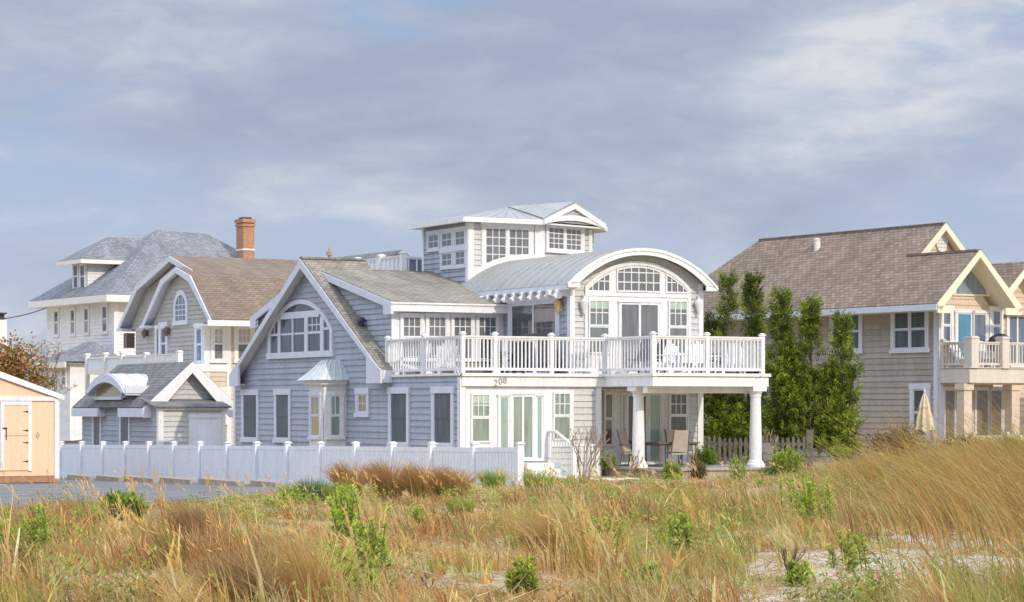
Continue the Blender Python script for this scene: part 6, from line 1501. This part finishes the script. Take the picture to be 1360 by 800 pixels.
x, y, z = at_(M, Rf(M, -1.0), 684, ZD+.002); table('white patio table behind the front rail before the side slider', x, y, z, am, .8, 1.2, 1.08, WHITE2, WHITE2)
x, y, z = at_(M, Rf(M, -1.5), 712, ZD+.002); gt = thing('grill', 'long barbecue under a black cover beside the white deck table', 'grill', None, x, y, z); gt.rotation_euler = (0, 0, am)
m = MB(); hw = .75
m.hexa([(-.22, -hw*.75, 1.20), (.22, -hw*.75, 1.20), (.22, hw*.5, 1.28), (-.22, hw*.5, 1.28)], [(-.34, -hw, .25), (.34, -hw, .25), (.34, hw, .25), (-.34, hw, .25)]); m.build('cover', DARKF, gt)
for sx in (-1, 1):
    for sy in (-1, 1): m = MB(); m.box(sx*.26-.03, sx*.26+.03, sy*.6-.03, sy*.6+.03, 0, .26); m.build('leg', DARKM, gt)
# porch set
x, y, z = at_(M, Rf(M, a2+1.7), 891, ZP+.002); table('sling patio set table on the covered porch', x, y, z, am, .95, 1.45, .74, BRONZE, BRONZE)
pcs = [((Rf(M, a2+1.0), 842), .5, 'beige sling chair left of the table, half behind the left column'), ((Rf(M, a2+2.0), 899), 2.9, 'beige sling chair pulled up before the porch table'), ((Rf(M, a2+.9), 903), .1, 'beige sling chair behind the porch table under the window')]
proto = None
for (f, px), rz, lab in pcs:
    x, y, z = at_(M, f, px, ZP+.002); o = armchair(lab, BRONZE, SLING, 'sling chairs on the porch', 1.1) if proto is None else copy_tree(proto); proto = proto or o; place(o, x, y, z, am+rz, lab)
x, y, z = at_(M, Rf(M, aD+.1), 1029, .15); tw_ = armchair('grey twig chair at the right porch column', WOODG, WOODG, 'rustic seat', .95); del tw_['group']; place(tw_, x, y, float(zg(x, y)), am+.2)
# tan house balcony and patio
ra_ = R.ang
for px, rz, lab in ((1283, .3, 'white slatted chair on the tan house balcony before the blue door'), (1309, -.2, 'white slatted chair on the tan house balcony right of the blue door')):
    x, y, z = at_(R, Rf(R, .75), px, zB+.004); o = adirondack(lab, group='white chairs on the tan house balcony'); place(o, x, y, z, ra_+rz)
    o.scale = (1, 1, 1.05)
x, y, z = at_(R, Rf(R, .6), 1328, zB+.004); gt = thing('grill', 'dark kettle barbecue on the tan house balcony', 'grill', None, x, y, z); m = MB(); m.lathe((0, 0, .55), [(.05, 0), (.3, .1), (.42, .3), (.43, .36), (.36, .55), (.18, .68), (.03, .7)], 16); m.build('kettle', DARKM, gt)
for k in range(3): a = k*2.09; m = MB(); m.tube([(.12*math.cos(a), .12*math.sin(a), .62), (.4*math.cos(a), .4*math.sin(a), 0)], .018, 5); m.build('leg', DARKM, gt)
xu, yu = (1228-CX)/F*79.5, 79.5; zu = .35; um = thing('patio_umbrella', 'closed beige patio umbrella beside the tan house corner', 'umbrella', None, xu, yu, zu); m = MB(); m.tube([(0, 0, 0), (0, 0, 2.33)], .025, 6); m.build('pole', WHITE, um)
zt_u = zat(521, 79.5)-zu; m = MB(); nseg = 16
ring_ = [(.02, zt_u), (.07, zt_u-.15), (.16, zt_u-.5), (.15, zt_u-.56), (.20, zt_u-.75), (.27, zt_u-1.25)]; i0 = len(m.v)
for r_, z_ in ring_:
    for j in range(nseg): q = r_*(1+(.28 if j % 2 else -.18)*(1 if r_ > .05 else 0)); t = 2*math.pi*j/nseg; m.v.append((q*math.cos(t), q*math.sin(t), z_-(.1 if (j % 4 == 0 and z_ < zt_u-1.2) else 0)))
for k in range(len(ring_)-1):
    for j in range(nseg): a = k*nseg+j; b_ = k*nseg+(j+1) % nseg; m.f.append((a+nseg, b_+nseg, b_, a))
m.build('canopy', CANVAS, um); m = MB(); m.lathe((0, 0, zt_u), [(.02, -.03), (.03, .03), (.01, .1)], 8); m.build('finial', WHITE, um); m = MB(); m.lathe((0, 0, 0), [(.28, 0), (.28, .06), (.06, .1)], 14); m.build('base', WOODG, um)
# small white boat between shed and garage
xb, yb = (93-CX)/F*98, 98; zb_ = float(zg(xb, yb)); bt = thing('rowing_boat', 'small white boat hull showing above the fence between shed and garage', 'boat', None, xb, yb, zat(591, 98)-.35); bt.rotation_euler = (0, 0, .35)
m = MB(); sec = [(-1.3, .42, .55), (-.6, .55, .48), (.2, .55, .48), (.9, .35, .55), (1.35, .03, .72)]
for k in range(len(sec)-1):
    (x0, w0, h0), (x1, w1, h1) = sec[k], sec[k+1]; A_ = [(x0, -w0, h0), (x0, -w0*.6, .12), (x0, 0, 0), (x0, w0*.6, .12), (x0, w0, h0)]; B_ = [(x1, -w1, h1), (x1, -w1*.6, .2*(k == 3)+.12), (x1, 0, .35*(k == 3)), (x1, w1*.6, .2*(k == 3)+.12), (x1, w1, h1)]
    for j in range(4): m.face([A_[j], A_[j+1], B_[j+1], B_[j]])
m.face([(-1.3, -.42, .55), (-1.3, -.25, .12), (-1.3, 0, 0), (-1.3, .25, .12), (-1.3, .42, .55)]); m.build('hull', WHITE2, bt)
m = MB(); m.tube([(x, w, h) for x, w, h in sec], .035, 5); m.tube([(x, -w, h) for x, w, h in sec], .035, 5); m.build('gunwale', WOODG, bt); m = MB(); m.box(-.5, -.3, -.5, .5, .36, .40); m.box(.3, .5, -.46, .46, .36, .40); m.build('thwart', WOODG, bt)
# ================================================================= WORLD, SUN, CAMERA
SUN_EL, = (math.radians(33),)
sd_l = (math.cos(.15), math.sin(.15))          # towards the sun, along the house axes
sdx = sd_l[0]*M.e1[0]+sd_l[1]*M.e2[0]; sdy = sd_l[0]*M.e1[1]+sd_l[1]*M.e2[1]
az = math.atan2(sdx, sdy)                      # clockwise from +Y
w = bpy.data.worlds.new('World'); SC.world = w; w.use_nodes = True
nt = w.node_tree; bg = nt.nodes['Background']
sky = N(nt, 'ShaderNodeTexSky'); sky.sky_type = 'NISHITA'; sky.sun_disc = False
sky.sun_elevation = SUN_EL; sky.sun_rotation = az; sky.air_density = 1.0; sky.dust_density = 1.5; sky.ozone_density = 2.0
tc = N(nt, 'ShaderNodeTexCoord')
sep = N(nt, 'ShaderNodeSeparateXYZ'); L(nt, tc.outputs['Generated'], sep.inputs[0])
# clouds live on a shallow layer: direction stretched horizontally near the horizon
mp = N(nt, 'ShaderNodeMapping'); mp.inputs['Scale'].default_value = (5.5, 5.5, 14.0); mp.inputs['Location'].default_value = (14.28, 18.42, 7.9)
L(nt, tc.outputs['Generated'], mp.inputs[0])
n1 = N(nt, 'ShaderNodeTexNoise'); n1.inputs['Scale'].default_value = 1.0; n1.inputs['Detail'].default_value = 5; n1.inputs['Roughness'].default_value = .42; n1.inputs['Distortion'].default_value = .35
L(nt, mp.outputs[0], n1.inputs['Vector'])
mp2 = N(nt, 'ShaderNodeMapping'); mp2.inputs['Scale'].default_value = (5.5, 5.5, 19.0); mp2.inputs['Location'].default_value = (16.02, 8.89, 18.71)
L(nt, tc.outputs['Generated'], mp2.inputs[0])
n2 = N(nt, 'ShaderNodeTexNoise'); n2.inputs['Scale'].default_value = 1.3; n2.inputs['Detail'].default_value = 6; n2.inputs['Roughness'].default_value = .50; n2.inputs['Distortion'].default_value = .3
L(nt, mp2.outputs[0], n2.inputs['Vector'])
# cover thickens with height above the horizon
cov = N(nt, 'ShaderNodeMapRange'); cov.inputs[1].default_value = .066; cov.inputs[2].default_value = .102; cov.inputs[3].default_value = -.07; cov.inputs[4].default_value = .10
L(nt, sep.outputs['Z'], cov.inputs[0])
ad1 = N(nt, 'ShaderNodeMath', operation='ADD'); L(nt, n1.outputs[0], ad1.inputs[0]); L(nt, cov.outputs[0], ad1.inputs[1])
mp3 = N(nt, 'ShaderNodeMapping'); mp3.inputs['Scale'].default_value = (22.0, 22.0, 60.0); L(nt, tc.outputs['Generated'], mp3.inputs[0])
n3 = N(nt, 'ShaderNodeTexNoise'); n3.inputs['Scale'].default_value = 1.2; n3.inputs['Detail'].default_value = 8; n3.inputs['Roughness'].default_value = .62; n3.inputs['Distortion'].default_value = .6
L(nt, mp3.outputs[0], n3.inputs['Vector'])
wsp = N(nt, 'ShaderNodeMath', operation='MULTIPLY_ADD'); wsp.inputs[1].default_value = .26; L(nt, n3.outputs[0], wsp.inputs[0]); L(nt, ad1.outputs[0], wsp.inputs[2])
ad1 = N(nt, 'ShaderNodeMath', operation='SUBTRACT'); ad1.inputs[1].default_value = .14; L(nt, wsp.outputs[0], ad1.inputs[0])
cm = rampnode(nt, [(.37, (0, 0, 0)), (.58, (1, 1, 1))]); cm.color_ramp.interpolation = 'EASE'
L(nt, ad1.outputs[0], cm.inputs[0])
cc = rampnode(nt, [(.34, (.370, .432, .560)), (.48, (.445, .508, .632)), (.57, (.540, .593, .695)), (.68, (.700, .730, .780))])
ccs = N(nt, 'ShaderNodeMath', operation='MULTIPLY_ADD'); ccs.inputs[1].default_value = .30; L(nt, n3.outputs[0], ccs.inputs[0]); L(nt, n2.outputs[0], ccs.inputs[2])
cc2 = N(nt, 'ShaderNodeMath', operation='SUBTRACT'); cc2.inputs[1].default_value = .145; L(nt, ccs.outputs[0], cc2.inputs[0]); L(nt, cc2.outputs[0], cc.inputs[0])
# clear sky: Nishita, plus the pale haze of the coast low down
sc = N(nt, 'ShaderNodeMixRGB'); sc.blend_type = 'MULTIPLY'; sc.inputs[0].default_value = 1; sc.inputs[2].default_value = (.10, .10, .10, 1)
L(nt, sky.outputs[0], sc.inputs[1])
hz_ = rampnode(nt, [(.0, (.53, .585, .73)), (.08, (.45, .535, .735)), (.17, (.30, .47, .78)), (.6, (.24, .40, .70))])
L(nt, sep.outputs['Z'], hz_.inputs[0])
mxs = N(nt, 'ShaderNodeMixRGB'); mxs.inputs[0].default_value = .85
L(nt, sc.outputs[0], mxs.inputs[1]); L(nt, hz_.outputs[0], mxs.inputs[2])
mxc = N(nt, 'ShaderNodeMixRGB'); L(nt, cm.outputs[0], mxc.inputs[0]); L(nt, mxs.outputs[0], mxc.inputs[1]); L(nt, cc.outputs[0], mxc.inputs[2])
# added gain: sky brightened overhead, out of view, to lift the shadows
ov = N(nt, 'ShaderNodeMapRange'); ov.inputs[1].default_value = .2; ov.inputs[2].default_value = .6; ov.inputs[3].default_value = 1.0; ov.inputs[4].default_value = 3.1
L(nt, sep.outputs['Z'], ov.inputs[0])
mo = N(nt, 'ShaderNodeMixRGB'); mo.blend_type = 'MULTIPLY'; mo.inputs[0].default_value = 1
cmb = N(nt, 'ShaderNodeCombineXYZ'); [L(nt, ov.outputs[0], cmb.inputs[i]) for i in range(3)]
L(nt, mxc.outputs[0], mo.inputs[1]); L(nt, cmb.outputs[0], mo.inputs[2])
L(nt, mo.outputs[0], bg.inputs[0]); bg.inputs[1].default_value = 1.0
sun = bpy.data.lights.new('sun', 'SUN'); sun.energy = 2.5; sun.angle = math.radians(.6); sun.color = (1, .88, .71)
so = bpy.data.objects.new('sun', sun); COL.objects.link(so)
d = Vector((math.sin(az)*math.cos(SUN_EL), math.cos(az)*math.cos(SUN_EL), math.sin(SUN_EL)))
so.rotation_euler = d.to_track_quat('Z', 'Y').to_euler(); so.location = (20, -20, 40)
cam = bpy.data.cameras.new('camera'); cam.sensor_width = 36; cam.lens = F/1360*36; cam.shift_y = (HY-400)/1360; cam.clip_end = 6000; cam.clip_start = .5
co = bpy.data.objects.new('camera', cam); COL.objects.link(co); co.location = (0, 0, CZ); co.rotation_euler = (math.radians(90), 0, 0)
SC.camera = co
SC.view_settings.view_transform = 'Standard'; SC.view_settings.look = 'None'; SC.view_settings.exposure = 0
SC.render.resolution_x = 1024; SC.render.resolution_y = 602
